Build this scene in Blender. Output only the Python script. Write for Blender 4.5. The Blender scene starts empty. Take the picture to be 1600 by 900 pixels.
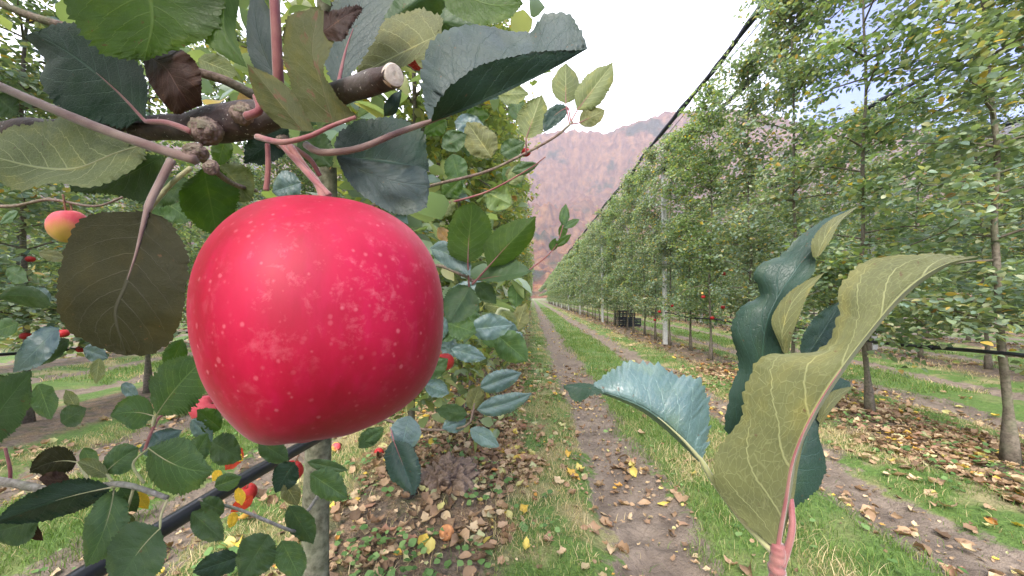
import bpy, math, random
import numpy as np
from mathutils import Matrix, Vector, Euler

# ------------------------------------------------------------------ camera, world, sun, exposure
scene = bpy.context.scene
COL = scene.collection
CAM_H = 1.05
cam_data = bpy.data.cameras.new("camera")
cam = bpy.data.objects.new("camera", cam_data)
COL.objects.link(cam)
scene.camera = cam
cam_data.sensor_width = 36.0
cam_data.lens = 13.5
cam_data.clip_start = 0.01
cam_data.clip_end = 12000
cam.location = (0, 0, CAM_H)
cam.rotation_euler = (math.radians(91.43), 0, math.radians(3.05))
CAMM = np.array(Matrix.Translation(cam.location) @ cam.rotation_euler.to_matrix().to_4x4())
FPX = 600.0

SUN_EL, SUN_AZ = math.radians(44), math.radians(192)     # azimuth clockwise from +Y
world = bpy.data.worlds.new("World")
scene.world = world
world.use_nodes = True
wn, wl = world.node_tree.nodes, world.node_tree.links
wn.clear()
w_out = wn.new("ShaderNodeOutputWorld")
w_bg = wn.new("ShaderNodeBackground")
w_bg.inputs[1].default_value = 0.15
sky = wn.new("ShaderNodeTexSky")
sky.sky_type = 'NISHITA'
sky.sun_disc = False
sky.sun_elevation = SUN_EL
sky.sun_rotation = SUN_AZ
sky.dust_density = 2.0
tc = wn.new("ShaderNodeTexCoord")
sepw = wn.new("ShaderNodeSeparateXYZ")
wl.new(tc.outputs["Generated"], sepw.inputs[0])
# thin bright veil of cloud: thick towards the valley end, open blue towards +X high up
nzw = wn.new("ShaderNodeTexNoise")
nzw.inputs["Scale"].default_value = 2.2
nzw.inputs["Detail"].default_value = 5
wl.new(tc.outputs["Generated"], nzw.inputs["Vector"])
m1 = wn.new("ShaderNodeMath"); m1.operation = 'MULTIPLY_ADD'
wl.new(sepw.outputs["X"], m1.inputs[0]); m1.inputs[1].default_value = -2.0; m1.inputs[2].default_value = 1.15
m2 = wn.new("ShaderNodeMath"); m2.operation = 'ADD'
wl.new(m1.outputs[0], m2.inputs[0]); wl.new(nzw.outputs["Fac"], m2.inputs[1])
mr = wn.new("ShaderNodeMapRange")
mr.inputs["From Min"].default_value = 0.55; mr.inputs["From Max"].default_value = 1.05
mr.inputs["To Min"].default_value = 0.06; mr.inputs["To Max"].default_value = 0.97
wl.new(m2.outputs[0], mr.inputs["Value"])
mixw = wn.new("ShaderNodeMix"); mixw.data_type = 'RGBA'
wl.new(mr.outputs[0], mixw.inputs["Factor"])
skm = wn.new("ShaderNodeMix"); skm.data_type = 'RGBA'; skm.blend_type = 'MULTIPLY'; skm.inputs["Factor"].default_value = 1
wl.new(sky.outputs[0], skm.inputs["A"]); skm.inputs["B"].default_value = (0.12, 0.25, 0.56, 1)
wl.new(skm.outputs["Result"], mixw.inputs["A"])
mixw.inputs["B"].default_value = (6.1, 6.2, 6.9, 1)
wl.new(mixw.outputs["Result"], w_bg.inputs[0])
wl.new(w_bg.outputs[0], w_out.inputs[0])

sd = bpy.data.lights.new("sun", 'SUN')
sd.energy = 2.2
sd.angle = math.radians(30)
sd.color = (1.0, 0.93, 0.84)
sun = bpy.data.objects.new("sun", sd)
COL.objects.link(sun)
sv = Vector((math.sin(SUN_AZ) * math.cos(SUN_EL), math.cos(SUN_AZ) * math.cos(SUN_EL), math.sin(SUN_EL)))
sun.rotation_euler = (-sv).to_track_quat('-Z', 'Y').to_euler()

scene.view_settings.view_transform = 'Standard'
scene.view_settings.look = 'None'
scene.view_settings.gamma = 1
scene.view_settings.exposure = 2.1
scene.view_settings.use_curve_mapping = False
scene.render.engine = 'CYCLES'
scene.cycles.max_bounces = 6
scene.cycles.diffuse_bounces = 3
scene.cycles.glossy_bounces = 2
scene.cycles.transmission_bounces = 3
scene.cycles.volume_bounces = 0
scene.cycles.caustics_reflective = False
scene.cycles.caustics_refractive = False
scene.cycles.use_denoising = True

rng = np.random.default_rng(7)
random.seed(7)


def P(px, py, d):
    """a pixel of the 1600x900 photograph and a distance along the lens axis -> world point"""
    v = np.array([(px - 800) / FPX * d, -(py - 450) / FPX * d, -d, 1.0])
    return (CAMM @ v)[:3]


def proj(p):
    q = (np.asarray(p) - CAMM[:3, 3]) @ CAMM[:3, :3]
    d = -q[..., 2]
    dd = np.where(np.abs(d) < 1e-6, 1e-6, d)
    return 800 + q[..., 0] / dd * FPX, 450 - q[..., 1] / dd * FPX, d


# ------------------------------------------------------------------ helpers
def tag(o, label=None, cat=None, group=None, kind=None):
    if label: o["label"] = label
    if cat: o["category"] = cat
    if group: o["group"] = group
    if kind: o["kind"] = kind
    return o


def empty(name, loc=(0, 0, 0)):
    o = bpy.data.objects.new(name, None)
    COL.objects.link(o)
    o.location = loc
    o.empty_display_size = 0.05
    return o


def link(name, me, parent=None, mats=None):
    o = bpy.data.objects.new(name, me)
    COL.objects.link(o)
    if mats is not None:
        for m in (mats if isinstance(mats, (list, tuple)) else [mats]):
            me.materials.append(m)
    if parent is not None:
        o.parent = parent
    return o


def mesh_np(name, V, F, uv=None, smooth=True, mi=None):
    """V (n,3), F (m,4) or (m,3) arrays; uv (n,2) per vertex"""
    V = np.ascontiguousarray(V, dtype=np.float32); F = np.ascontiguousarray(F, dtype=np.int32)
    me = bpy.data.meshes.new(name)
    k = F.shape[1]
    me.vertices.add(len(V)); me.vertices.foreach_set("co", V.ravel())
    me.loops.add(F.size); me.loops.foreach_set("vertex_index", F.ravel())
    me.polygons.add(len(F))
    me.polygons.foreach_set("loop_start", np.arange(0, F.size, k, dtype=np.int32))
    me.polygons.foreach_set("loop_total", np.full(len(F), k, dtype=np.int32))
    if smooth: me.polygons.foreach_set("use_smooth", np.ones(len(F), dtype=bool))
    if mi is not None: me.polygons.foreach_set("material_index", np.asarray(mi, dtype=np.int32))
    if uv is not None:
        l = me.uv_layers.new(name="UVMap")
        l.data.foreach_set("uv", np.ascontiguousarray(np.asarray(uv, dtype=np.float32)[F.ravel()]).ravel())
    me.update(calc_edges=True)
    me.validate()
    return me


def hash2(ix, iy, seed):
    h = (ix.astype(np.int64) * 374761393 + iy.astype(np.int64) * 668265263 + seed * 1274126177) & 0xFFFFFFFF
    h = ((h ^ (h >> 13)) * 1274126177) & 0xFFFFFFFF
    return ((h ^ (h >> 16)) & 0xFFFF) / 65535.0


def vnoise(x, y, seed=0):
    x = np.asarray(x, float); y = np.asarray(y, float)
    ix, iy = np.floor(x), np.floor(y)
    fx, fy = x - ix, y - iy
    fx = fx * fx * (3 - 2 * fx); fy = fy * fy * (3 - 2 * fy)
    a = hash2(ix, iy, seed); b = hash2(ix + 1, iy, seed); c = hash2(ix, iy + 1, seed); d = hash2(ix + 1, iy + 1, seed)
    return (a + (b - a) * fx) * (1 - fy) + (c + (d - c) * fx) * fy


def fbm(x, y, octv=4, seed=0, ridged=False):
    s = 0; a = 0.5; t = 0
    for i in range(octv):
        n = vnoise(x * 2 ** i + 17.3 * i, y * 2 ** i - 9.1 * i, seed + i)
        if ridged: n = 1 - np.abs(2 * n - 1)
        s = s + a * n; t += a; a *= 0.5
    return s / t


def spl(pts, n):
    """Catmull-Rom through pts (k,3), n samples, chord-length"""
    p = np.asarray(pts, float)
    if len(p) == 2:
        t = np.linspace(0, 1, n)[:, None]
        return p[0] * (1 - t) + p[1] * t
    d = np.linalg.norm(np.diff(p, axis=0), axis=1) + 1e-9
    kn = np.concatenate([[0], np.cumsum(d)]) / d.sum()
    m = np.zeros_like(p)
    m[1:-1] = (p[2:] - p[:-2]) / (kn[2:] - kn[:-2])[:, None]
    m[0] = (p[1] - p[0]) / (kn[1] - kn[0]); m[-1] = (p[-1] - p[-2]) / (kn[-1] - kn[-2])
    t = np.linspace(0, 1, n)
    i = np.clip(np.searchsorted(kn, t, side='right') - 1, 0, len(p) - 2)
    h = (kn[i + 1] - kn[i])[:, None]
    u = ((t - kn[i])[:, None]) / h
    return ((2 * u**3 - 3 * u**2 + 1) * p[i] + (u**3 - 2 * u**2 + u) * h * m[i]
            + (-2 * u**3 + 3 * u**2) * p[i + 1] + (u**3 - u**2) * h * m[i + 1])


def tube_arr(path, rad, seg=8, cap=True, knob=0.0, seed=1):
    """tapered tube along path (n,3); rad scalar or (n,)"""
    path = np.asarray(path, float); n = len(path)
    rad = np.broadcast_to(np.asarray(rad, float), (n,))
    T = np.gradient(path, axis=0); T /= np.linalg.norm(T, axis=1)[:, None] + 1e-12
    ref = np.array([0.13, 0.21, 0.97]) if abs(T[0][2]) < 0.9 else np.array([0.97, 0.1, 0.2])
    V = []
    N = ref - T[0] * ref.dot(T[0])
    for i in range(n):
        N = N - T[i] * N.dot(T[i]); N /= np.linalg.norm(N) + 1e-12
        B = np.cross(T[i], N)
        a = np.arange(seg) * 2 * np.pi / seg
        r = rad[i] * np.ones(seg)
        if knob: r = r * (1 + knob * (vnoise(a * 1.3 + 5, np.full(seg, i * 0.7), seed) - 0.5))
        V.append(path[i] + r[:, None] * (np.cos(a)[:, None] * N + np.sin(a)[:, None] * B))
    V = np.concatenate(V)
    F = []
    for i in range(n - 1):
        for k in range(seg):
            k2 = (k + 1) % seg
            F.append((i * seg + k, i * seg + k2, (i + 1) * seg + k2, (i + 1) * seg + k))
    F = np.array(F)
    if cap:
        V = np.concatenate([V, path[:1], path[-1:]])
        c0, c1 = n * seg, n * seg + 1
        caps = [(c0, (k + 1) % seg, k, c0) for k in range(seg)] + [(c1, (n - 1) * seg + k, (n - 1) * seg + (k + 1) % seg, c1) for k in range(seg)]
        return V, F, np.array(caps)[:, :3]
    return V, F, np.zeros((0, 3), int)


class MB:
    """mixed mesh builder"""
    def __init__(s): s.V = []; s.Q = []; s.T = []; s.n = 0
    def add(s, V, Q=None, T=None):
        s.V.append(np.asarray(V, float))
        if Q is not None and len(Q): s.Q.append(np.asarray(Q) + s.n)
        if T is not None and len(T): s.T.append(np.asarray(T) + s.n)
        s.n += len(V); return s
    def tube(s, path, rad, seg=8, **k):
        V, Q, T = tube_arr(path, rad, seg, **k); return s.add(V, Q, T)
    def box(s, c, d):
        c = np.array(c, float); d = np.array(d, float) / 2
        v = np.array([[x, y, z] for x in (-1, 1) for y in (-1, 1) for z in (-1, 1)]) * d + c
        return s.add(v, [(0, 1, 3, 2), (4, 6, 7, 5), (0, 4, 5, 1), (2, 3, 7, 6), (0, 2, 6, 4), (1, 5, 7, 3)])
    def mesh(s, name, smooth=True):
        me = bpy.data.meshes.new(name)
        faces = []
        for q in s.Q: faces += q.tolist()
        for t in s.T: faces += t.tolist()
        me.from_pydata(np.concatenate(s.V).tolist(), [], faces)
        if smooth: me.polygons.foreach_set("use_smooth", [True] * len(me.polygons))
        me.update()
        return me


# ------------------------------------------------------------------ materials
class NT:
    def __init__(s, name):
        s.m = bpy.data.materials.new(name); s.m.use_nodes = True
        s.t = s.m.node_tree; s.t.nodes.clear()
        s.out = s.n("ShaderNodeOutputMaterial")
    def n(s, typ, **kw):
        nd = s.t.nodes.new(typ)
        for k, v in kw.items(): setattr(nd, k, v)
        return nd
    def l(s, a, b): s.t.links.new(a, b)
    def val(s, sock, v):
        if hasattr(v, "is_output") or isinstance(v, bpy.types.NodeSocket): s.l(v, sock)
        else: sock.default_value = v
    def math(s, op, a, b=0.0, c=0.0, clamp=False):
        nd = s.n("ShaderNodeMath", operation=op, use_clamp=clamp)
        s.val(nd.inputs[0], a); s.val(nd.inputs[1], b); s.val(nd.inputs[2], c)
        return nd.outputs[0]
    def mix(s, f, a, b, blend='MIX'):
        nd = s.n("ShaderNodeMix", data_type='RGBA', blend_type=blend)
        s.val(nd.inputs["Factor"], f); s.val(nd.inputs["A"], a); s.val(nd.inputs["B"], b)
        return nd.outputs["Result"]
    def noise(s, vec, scale, detail=4, rough=0.5, dist=0.0):
        nd = s.n("ShaderNodeTexNoise")
        if vec is not None: s.l(vec, nd.inputs["Vector"])
        nd.inputs["Scale"].default_value = scale; nd.inputs["Detail"].default_value = detail
        nd.inputs["Roughness"].default_value = rough; nd.inputs["Distortion"].default_value = dist
        return nd.outputs["Fac"]
    def ramp(s, f, stops, interp='LINEAR'):
        nd = s.n("ShaderNodeValToRGB"); nd.color_ramp.interpolation = interp
        e = nd.color_ramp.elements
        while len(e) < len(stops): e.new(0.5)
        for x, (p, c) in zip(e, stops):
            x.position = p; x.color = (*c, 1) if len(c) == 3 else c
        s.l(f, nd.inputs[0]); return nd.outputs[0]
    def mapr(s, v, a, b, c=0.0, d=1.0, smooth=False):
        nd = s.n("ShaderNodeMapRange", interpolation_type='SMOOTHSTEP' if smooth else 'LINEAR')
        s.val(nd.inputs["Value"], v)
        for k, x in (("From Min", a), ("From Max", b), ("To Min", c), ("To Max", d)): s.val(nd.inputs[k], x)
        return nd.outputs[0]
    def bump(s, h, strength=0.3, dist=0.01):
        nd = s.n("ShaderNodeBump"); s.l(h, nd.inputs["Height"])
        nd.inputs["Strength"].default_value = strength; nd.inputs["Distance"].default_value = dist
        return nd.outputs[0]
    def bsdf(s, col, rough=0.5, spec=0.5, normal=None, **kw):
        nd = s.n("ShaderNodeBsdfPrincipled")
        s.val(nd.inputs["Base Color"], col if isinstance(col, bpy.types.NodeSocket) else (*col, 1))
        s.val(nd.inputs["Roughness"], rough); s.val(nd.inputs["Specular IOR Level"], spec)
        if normal is not None: s.l(normal, nd.inputs["Normal"])
        for k, v in kw.items(): s.val(nd.inputs[k.replace("_", " ")], v)
        return nd.outputs[0]
    def done(s, sh): s.l(sh, s.out.inputs[0]); return s.m


def obj_coord(t): return t.n("ShaderNodeTexCoord").outputs["Object"]
def pos(t): return t.n("ShaderNodeNewGeometry").outputs["Position"]


def mat_foliage(name, stops, back_mul=(1.25, 1.2, 1.15), transl=0.38, rough=0.42, spec=0.6):
    t = NT(name)
    g = t.n("ShaderNodeNewGeometry")
    oi = t.n("ShaderNodeObjectInfo")
    r = t.math('FRACT', t.math('ADD', g.outputs["Random Per Island"], t.math('MULTIPLY', oi.outputs["Random"], 0.37)))
    c = t.ramp(r, stops)
    cb = t.mix(1.0, c, (*back_mul, 1), 'MULTIPLY')
    col = t.mix(g.outputs["Backfacing"], c, cb)
    b = t.bsdf(col, rough, spec)
    tr = t.n("ShaderNodeBsdfTranslucent")
    t.l(t.mix(1.0, col, (1.3, 1.35, 0.6, 1), 'MULTIPLY'), tr.inputs[0])
    mx = t.n("ShaderNodeMixShader"); mx.inputs[0].default_value = transl
    t.l(b, mx.inputs[1]); t.l(tr.outputs[0], mx.inputs[2])
    return t.done(mx.outputs[0])


GREENS = [(0.0, (0.09, 0.14, 0.08)), (0.25, (0.145, 0.21, 0.11)), (0.5, (0.115, 0.185, 0.13)), (0.72, (0.18, 0.245, 0.115)),
          (0.9, (0.27, 0.31, 0.17)), (0.965, (0.25, 0.24, 0.08)), (0.985, (0.45, 0.33, 0.06)), (1.0, (0.22, 0.13, 0.06))]
M_FOL = mat_foliage("orchard_foliage", GREENS)
GR2 = [(p, (min(1, c[0] * 1.3), c[1] * 1.22, c[2] * 1.35)) for p, c in GREENS]
M_FOL1 = mat_foliage("orchard_foliage_fresh", [(p, (min(1, c[0] * 1.15), c[1] * 1.15, c[2] * 1.1)) for p, c in GREENS], transl=0.45)
M_FOL2 = mat_foliage("orchard_foliage_pale", GR2, transl=0.35)

M_FOLY = mat_foliage("orchard_foliage_yellowing", [(p, (min(1, c[0] * 1.35), c[1] * 1.2, c[2] * 0.9)) for p, c in GREENS], transl=0.45)


def mat_bark(name, c1, c2, sc=60):
    t = NT(name); v = obj_coord(t)
    n = t.noise(v, sc, 6, 0.6)
    n2 = t.noise(v, sc * 0.15, 3)
    col = t.mix(t.mapr(n, 0.35, 0.65), (*c1, 1), (*c2, 1))
    col = t.mix(t.mapr(n2, 0.45, 0.7, 0, 0.5), col, (0.16, 0.19, 0.1, 1))
    return t.done(t.bsdf(col, 0.85, 0.25, t.bump(n, 0.6, 0.004)))


M_BARK = mat_bark("tree_bark", (0.09, 0.075, 0.055), (0.2, 0.17, 0.13))
M_TRUNKLOW = mat_bark("tree_bark_near", (0.07, 0.065, 0.04), (0.23, 0.22, 0.15), 55)


def mat_simple(name, c, rough=0.6, spec=0.4, nscale=30, var=0.25, bump=0.2, bd=0.003):
    t = NT(name); v = obj_coord(t); n = t.noise(v, nscale, 5)
    col = t.mix(t.mapr(n, 0.3, 0.7), (*[x * (1 - var) for x in c], 1), (*[min(1, x * (1 + var)) for x in c], 1))
    return t.done(t.bsdf(col, rough, spec, t.bump(n, bump, bd)))


M_BLACK = mat_simple("black_plastic", (0.012, 0.014, 0.02), 0.4, 0.5)
M_NET = mat_simple("black_netting", (0.018, 0.02, 0.035), 0.6, 0.4, 120, 0.5, 0.6)
M_CONC = mat_simple("concrete", (0.5, 0.5, 0.47), 0.85, 0.2, 40, 0.18, 0.4)
M_WIRE = mat_simple("steel_wire", (0.25, 0.25, 0.26), 0.4, 0.5)
M_TWIG = mat_bark("twig_bark", (0.11, 0.075, 0.06), (0.24, 0.17, 0.14), 250)
M_GREYTWIG = mat_bark("grey_twig_bark", (0.17, 0.15, 0.13), (0.36, 0.33, 0.3), 200)


def mat_petiole(name, c1, c2):
    t = NT(name); v = obj_coord(t)
    n = t.noise(v, 90, 4)
    col = t.mix(t.mapr(n, 0.35, 0.65), (*c1, 1), (*c2, 1))
    fz = t.noise(v, 2500, 2)
    return t.done(t.bsdf(col, 0.6, 0.3, t.bump(fz, 0.35, 0.0004), Sheen_Weight=0.35))


M_PET = mat_petiole("leaf_stalk_pink", (0.2, 0.045, 0.055), (0.26, 0.12, 0.1))
M_PETG = mat_petiole("leaf_stalk_green", (0.26, 0.27, 0.12), (0.4, 0.36, 0.2))
M_SHOOT = mat_petiole("red_shoot", (0.17, 0.04, 0.045), (0.25, 0.1, 0.08))
M_SHOOTG = mat_petiole("downy_shoot", (0.14, 0.07, 0.06), (0.22, 0.15, 0.12))


def mat_leaf(name, top, under, vein_top, vein_under, transl=0.25, rough=0.42, blotch=None, retic=0.5, sheen=0.0, spec=0.28, vscale=8.5):
    """one big apple leaf: uv.x 0..1 across (midrib at .5), uv.y base..tip"""
    t = NT(name)
    g = t.n("ShaderNodeNewGeometry")
    uvn = t.n("ShaderNodeTexCoord").outputs["UV"]
    oc = t.n("ShaderNodeTexCoord").outputs["Object"]
    sep = t.n("ShaderNodeSeparateXYZ"); t.l(uvn, sep.inputs[0])
    nz = t.noise(uvn, 4, 4, 0.6)
    sx = t.math('MULTIPLY_ADD', sep.outputs[0], 2.0, -1.0)
    a = t.math('ABSOLUTE', sx)
    side = t.math('GREATER_THAN', sx, 0.0)
    k = t.math('MULTIPLY_ADD', t.math('POWER', a, 1.15), -0.30, sep.outputs[1])
    k = t.math('ADD', k, t.math('MULTIPLY', t.math('SUBTRACT', nz, 0.5), 0.035))
    k = t.math('MULTIPLY_ADD', k, vscale, t.math('MULTIPLY', side, 0.45))
    fr = t.math('ABSOLUTE', t.math('SUBTRACT', t.math('FRACT', k), 0.5))         # 0 at the vein
    w = t.math('MULTIPLY_ADD', a, -0.04, 0.06)
    vein = t.mapr(fr, t.math('MULTIPLY', w, 0.25), w, 1.0, 0.0, True)
    vein = t.math('MULTIPLY', vein, t.mapr(a, 0.75, 1.0, 1.0, 0.0))
    mid = t.mapr(a, 0.012, 0.04, 1.0, 0.0, True)
    vo = t.n("ShaderNodeTexVoronoi", feature='DISTANCE_TO_EDGE')
    mp = t.n("ShaderNodeMapping"); mp.inputs["Scale"].default_value = (1.0, 1.6, 1.0)
    t.l(uvn, mp.inputs[0]); t.l(mp.outputs[0], vo.inputs["Vector"]); vo.inputs["Scale"].default_value = 24
    ret = t.mapr(vo.outputs["Distance"], 0.0, 0.07, 1.0, 0.0, True)
    vv = t.math('MAXIMUM', mid, t.math('MULTIPLY', vein, 0.85))
    vcol = t.math('MAXIMUM', vv, t.math('MULTIPLY', ret, retic * 0.32))
    n2 = t.noise(oc, 60, 5, 0.6)
    n3 = t.noise(oc, 900, 3, 0.6)
    def shade(c, v):
        c1 = t.mix(t.mapr(n2, 0.3, 0.7), (c[0] * 0.78, c[1] * 0.78, c[2] * 0.8, 1), (c[0] * 1.25, c[1] * 1.2, c[2] * 1.15, 1))
        c1 = t.mix(t.mapr(n3, 0.35, 0.65, 0, 0.25), c1, (c[0] * 1.4, c[1] * 1.35, c[2] * 1.3, 1))
        return t.mix(t.math('MULTIPLY', vcol, 0.8), c1, (*v, 1))
    col = t.mix(g.outputs["Backfacing"], shade(top, vein_top), shade(under, vein_under))
    sp1 = t.noise(oc, 330, 3, 0.55)
    col = t.mix(t.mapr(t.math('ADD', sp1, t.math('MULTIPLY', t.noise(uvn, 4, 3), 0.35)), 0.875, 0.91, 0, 0.8), col, (0.09, 0.05, 0.025, 1))
    col = t.mix(t.mapr(t.noise(uvn, 2.2, 4, 0.6), 0.5, 0.68, 0, 0.45), col, t.mix(1.0, col, (1.9, 1.5, 0.8, 1), 'MULTIPLY'))
    if blotch:
        nb = t.noise(uvn, 3.5, 6, 0.62)
        col = t.mix(t.mapr(nb, blotch[3], blotch[3] + 0.06, 0, 0.9), col, (*blotch[:3], 1))
    h = t.math('MULTIPLY_ADD', t.math('MAXIMUM', t.math('MULTIPLY', vv, 1.0), t.math('MULTIPLY', ret, 0.18)), -1.0,
               t.math('MULTIPLY', n2, 0.5))
    h = t.math('ADD', h, t.math('MULTIPLY', n3, 0.25))
    b = t.bsdf(col, rough, spec, t.bump(h, 0.45, 0.0009), Sheen_Weight=sheen, Sheen_Roughness=0.5)
    tr = t.n("ShaderNodeBsdfTranslucent")
    t.l(t.mix(1.0, col, (1.5, 1.6, 0.6, 1), 'MULTIPLY'), tr.inputs[0])
    mx = t.n("ShaderNodeMixShader"); mx.inputs[0].default_value = transl
    t.l(b, mx.inputs[1]); t.l(tr.outputs[0], mx.inputs[2])
    return t.done(mx.outputs[0])


TOP = (0.045, 0.085, 0.035); UND = (0.13, 0.165, 0.08); VT = (0.075, 0.13, 0.055); VU = (0.24, 0.27, 0.14)
ML = {
    'green': mat_leaf("leaf_green", TOP, UND, VT, VU),
    'mid': mat_leaf("leaf_mid_green", (0.07, 0.13, 0.055), (0.15, 0.22, 0.09), (0.15, 0.24, 0.1), (0.3, 0.36, 0.16), 0.35),
    'bright': mat_leaf("leaf_backlit_green", (0.045, 0.095, 0.018), (0.055, 0.105, 0.022), (0.08, 0.13, 0.035), (0.11, 0.17, 0.05), 0.5, retic=0.1),
    'blue': mat_leaf("leaf_sky_sheen_green", (0.075, 0.135, 0.13), (0.2, 0.24, 0.14), (0.13, 0.22, 0.2), VU, 0.12, 0.36, retic=0.25, spec=0.75),  # bluish sheen of the sky is put into the base colour
    'dark': mat_leaf("leaf_dark_shaded_green", (0.014, 0.036, 0.02), (0.02, 0.04, 0.02), (0.035, 0.075, 0.05), (0.06, 0.1, 0.06), 0.08, 0.42, retic=0.25),  # green darkened in the base colour, shade of blades turned from the sky
    'deep': mat_leaf("leaf_deep_teal", (0.02, 0.045, 0.033), (0.14, 0.17, 0.08), (0.028, 0.068, 0.055), VU, 0.08, 0.4, retic=0.25),
    'olive': mat_leaf("leaf_shaded_brown_olive", (0.022, 0.023, 0.009), (0.024, 0.024, 0.01), (0.05, 0.05, 0.035), (0.052, 0.05, 0.034), 0.1, 0.6, retic=0.1, sheen=0.0, spec=0.12),  # brownish olive, with the shade of facing away from the sky painted in
    'pale': mat_leaf("leaf_pale_underside", (0.13, 0.165, 0.065), (0.13, 0.16, 0.065), (0.38, 0.4, 0.2), (0.38, 0.4, 0.21), 0.3, 0.6, retic=0.9, sheen=0.2),
    'khaki': mat_leaf("leaf_khaki_downy", (0.1, 0.11, 0.042), (0.105, 0.115, 0.045), (0.27, 0.28, 0.13), (0.29, 0.3, 0.14), 0.25, 0.65, retic=1.0, sheen=0.15, vscale=7.0),
    'grey': mat_leaf("leaf_crumpled_sky_gloss", (0.03, 0.05, 0.045), (0.032, 0.05, 0.04), (0.042, 0.065, 0.055), (0.05, 0.07, 0.055), 0.05, 0.5, retic=0.15, sheen=0.0, spec=0.35),  # grey-blue gloss reflected from the sky, painted as base colour
    'rust': mat_leaf("leaf_olive_rusting", (0.06, 0.075, 0.03), (0.07, 0.078, 0.03), (0.09, 0.1, 0.05), (0.11, 0.11, 0.055), 0.3, 0.55, blotch=(0.13, 0.065, 0.04, 0.56), retic=0.2, sheen=0.0, spec=0.2),
    'brown': mat_leaf("leaf_dead_brown", (0.03, 0.014, 0.009), (0.035, 0.016, 0.01), (0.08, 0.04, 0.03), (0.08, 0.05, 0.03), 0.08, 0.6, retic=0.4),
    'yellow': mat_leaf("leaf_yellow", (0.6, 0.4, 0.04), (0.55, 0.4, 0.06), (0.7, 0.5, 0.1), (0.7, 0.5, 0.1), 0.3, 0.5),
    'red': mat_leaf("leaf_red_turned", (0.42, 0.04, 0.02), (0.4, 0.06, 0.03), (0.55, 0.15, 0.05), (0.5, 0.15, 0.05), 0.3, 0.5),
    'tan': mat_leaf("leaf_tan", (0.4, 0.25, 0.12), (0.4, 0.26, 0.12), (0.5, 0.33, 0.18), (0.5, 0.33, 0.18), 0.3, 0.5),
}


# ------------------------------------------------------------------ ground
ROW = -0.58; PITCH = 3.48


def rowdist(x):
    return np.abs(np.mod(x - ROW + PITCH / 2, PITCH) - PITCH / 2)


def ground_z(x, y):
    u = rowdist(x) + 0.10 * (fbm(x * 1.5, y * 0.6, 3, 5) - 0.5)
    z = 0.05 * np.exp(-(u / 0.4) ** 2)
    z = z - 0.05 * np.exp(-((u - 1.10) / 0.22) ** 4)
    z = z + 0.045 * (fbm(x * 3, y * 3, 4, 11) - 0.5) + 0.016 * (fbm(x * 16, y * 16, 3, 21) - 0.5)
    trk = np.exp(-((u - 1.10) / 0.2) ** 4)
    z = z + trk * 0.013 * np.sin(y * 2 * np.pi / 0.17 + np.abs(u - 1.10) * 22) * np.clip((vnoise(x * 1.5, y * 0.8, 61) - 0.35) * 3, 0, 1)
    z = z + trk * 0.05 * (fbm(x * 9, y * 7, 4, 71) - 0.5)
    return z * np.clip((400 - np.hypot(x, y)) / 200, 0, 1)


def grow(a, b, step0, f):
    out = [a]; s = step0
    while out[-1] < b: out.append(out[-1] + s); s *= f
    return out


xs = np.array(sorted(set([-v for v in grow(3.4, 4000, 0.06, 1.10)] + list(np.arange(-3.4, 5.4, 0.028)) + grow(5.4, 4000, 0.06, 1.10))))
ys = np.array(sorted(set([-v for v in grow(0, 3000, 0.2, 1.25)] + list(np.arange(0, 1.0, 0.1)) + list(np.arange(1.0, 6.0, 0.028)) + grow(6.0, 5000, 0.03, 1.03))))
gx, gy = np.meshgrid(xs, ys)
nx, ny = len(xs), len(ys)
V = np.stack([gx.ravel(), gy.ravel(), ground_z(gx, gy).ravel()], 1)
ii = (np.arange(ny - 1)[:, None] * nx + np.arange(nx - 1)[None]).ravel()
F = np.stack([ii, ii + 1, ii + 1 + nx, ii + nx], 1)

t = NT("orchard_floor")
p = pos(t); sp = t.n("ShaderNodeSeparateXYZ"); t.l(p, sp.inputs[0])
mpn = t.n("ShaderNodeMapping"); mpn.inputs["Scale"].default_value = (1.0, 0.45, 1.0); t.l(p, mpn.inputs[0])
warp = t.noise(mpn.outputs[0], 2.2, 5, 0.6)
xx = t.math('ADD', sp.outputs[0], -ROW + PITCH / 2)
u = t.math('ABSOLUTE', t.math('SUBTRACT', t.math('FLOORED_MODULO', xx, PITCH), PITCH / 2))
u = t.math('ADD', u, t.math('MULTIPLY', t.math('SUBTRACT', warp, 0.5), 0.6))
u = t.math('ADD', u, t.math('MULTIPLY', t.math('SUBTRACT', t.noise(p, 14, 5, 0.7), 0.5), 0.35))
n_f = t.noise(p, 45, 6, 0.65); n_m = t.noise(p, 6, 5, 0.6); n_c = t.noise(p, 140, 4, 0.6)
soil = t.mix(t.mapr(n_f, 0.35, 0.65), (0.06, 0.044, 0.032, 1), (0.19, 0.145, 0.105, 1))
soil = t.mix(t.mapr(n_m, 0.5, 0.62, 0, 0.7), soil, (0.07, 0.085, 0.03, 1))
leafy = t.mix(t.mapr(n_c, 0.42, 0.6), (0.12, 0.075, 0.045, 1), (0.36, 0.24, 0.14, 1))
soil = t.mix(t.mapr(t.noise(p, 11, 4, 0.6), 0.45, 0.6, 0, 0.7), soil, leafy)
grassc = t.mix(t.mapr(n_f, 0.3, 0.7), (0.05, 0.10, 0.018, 1), (0.12, 0.2, 0.04, 1))
dry = t.mix(t.mapr(n_c, 0.35, 0.65), (0.2, 0.16, 0.08, 1), (0.4, 0.33, 0.18, 1))
grassc = t.mix(t.mapr(t.noise(p, 3.0, 4), 0.5, 0.62, 0, t.mapr(u, 1.0, 1.2, 0.75, 0.25)), grassc, dry)
mud = t.mix(t.mapr(n_m, 0.3, 0.7), (0.11, 0.084, 0.064, 1), (0.25, 0.2, 0.155, 1))
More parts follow.
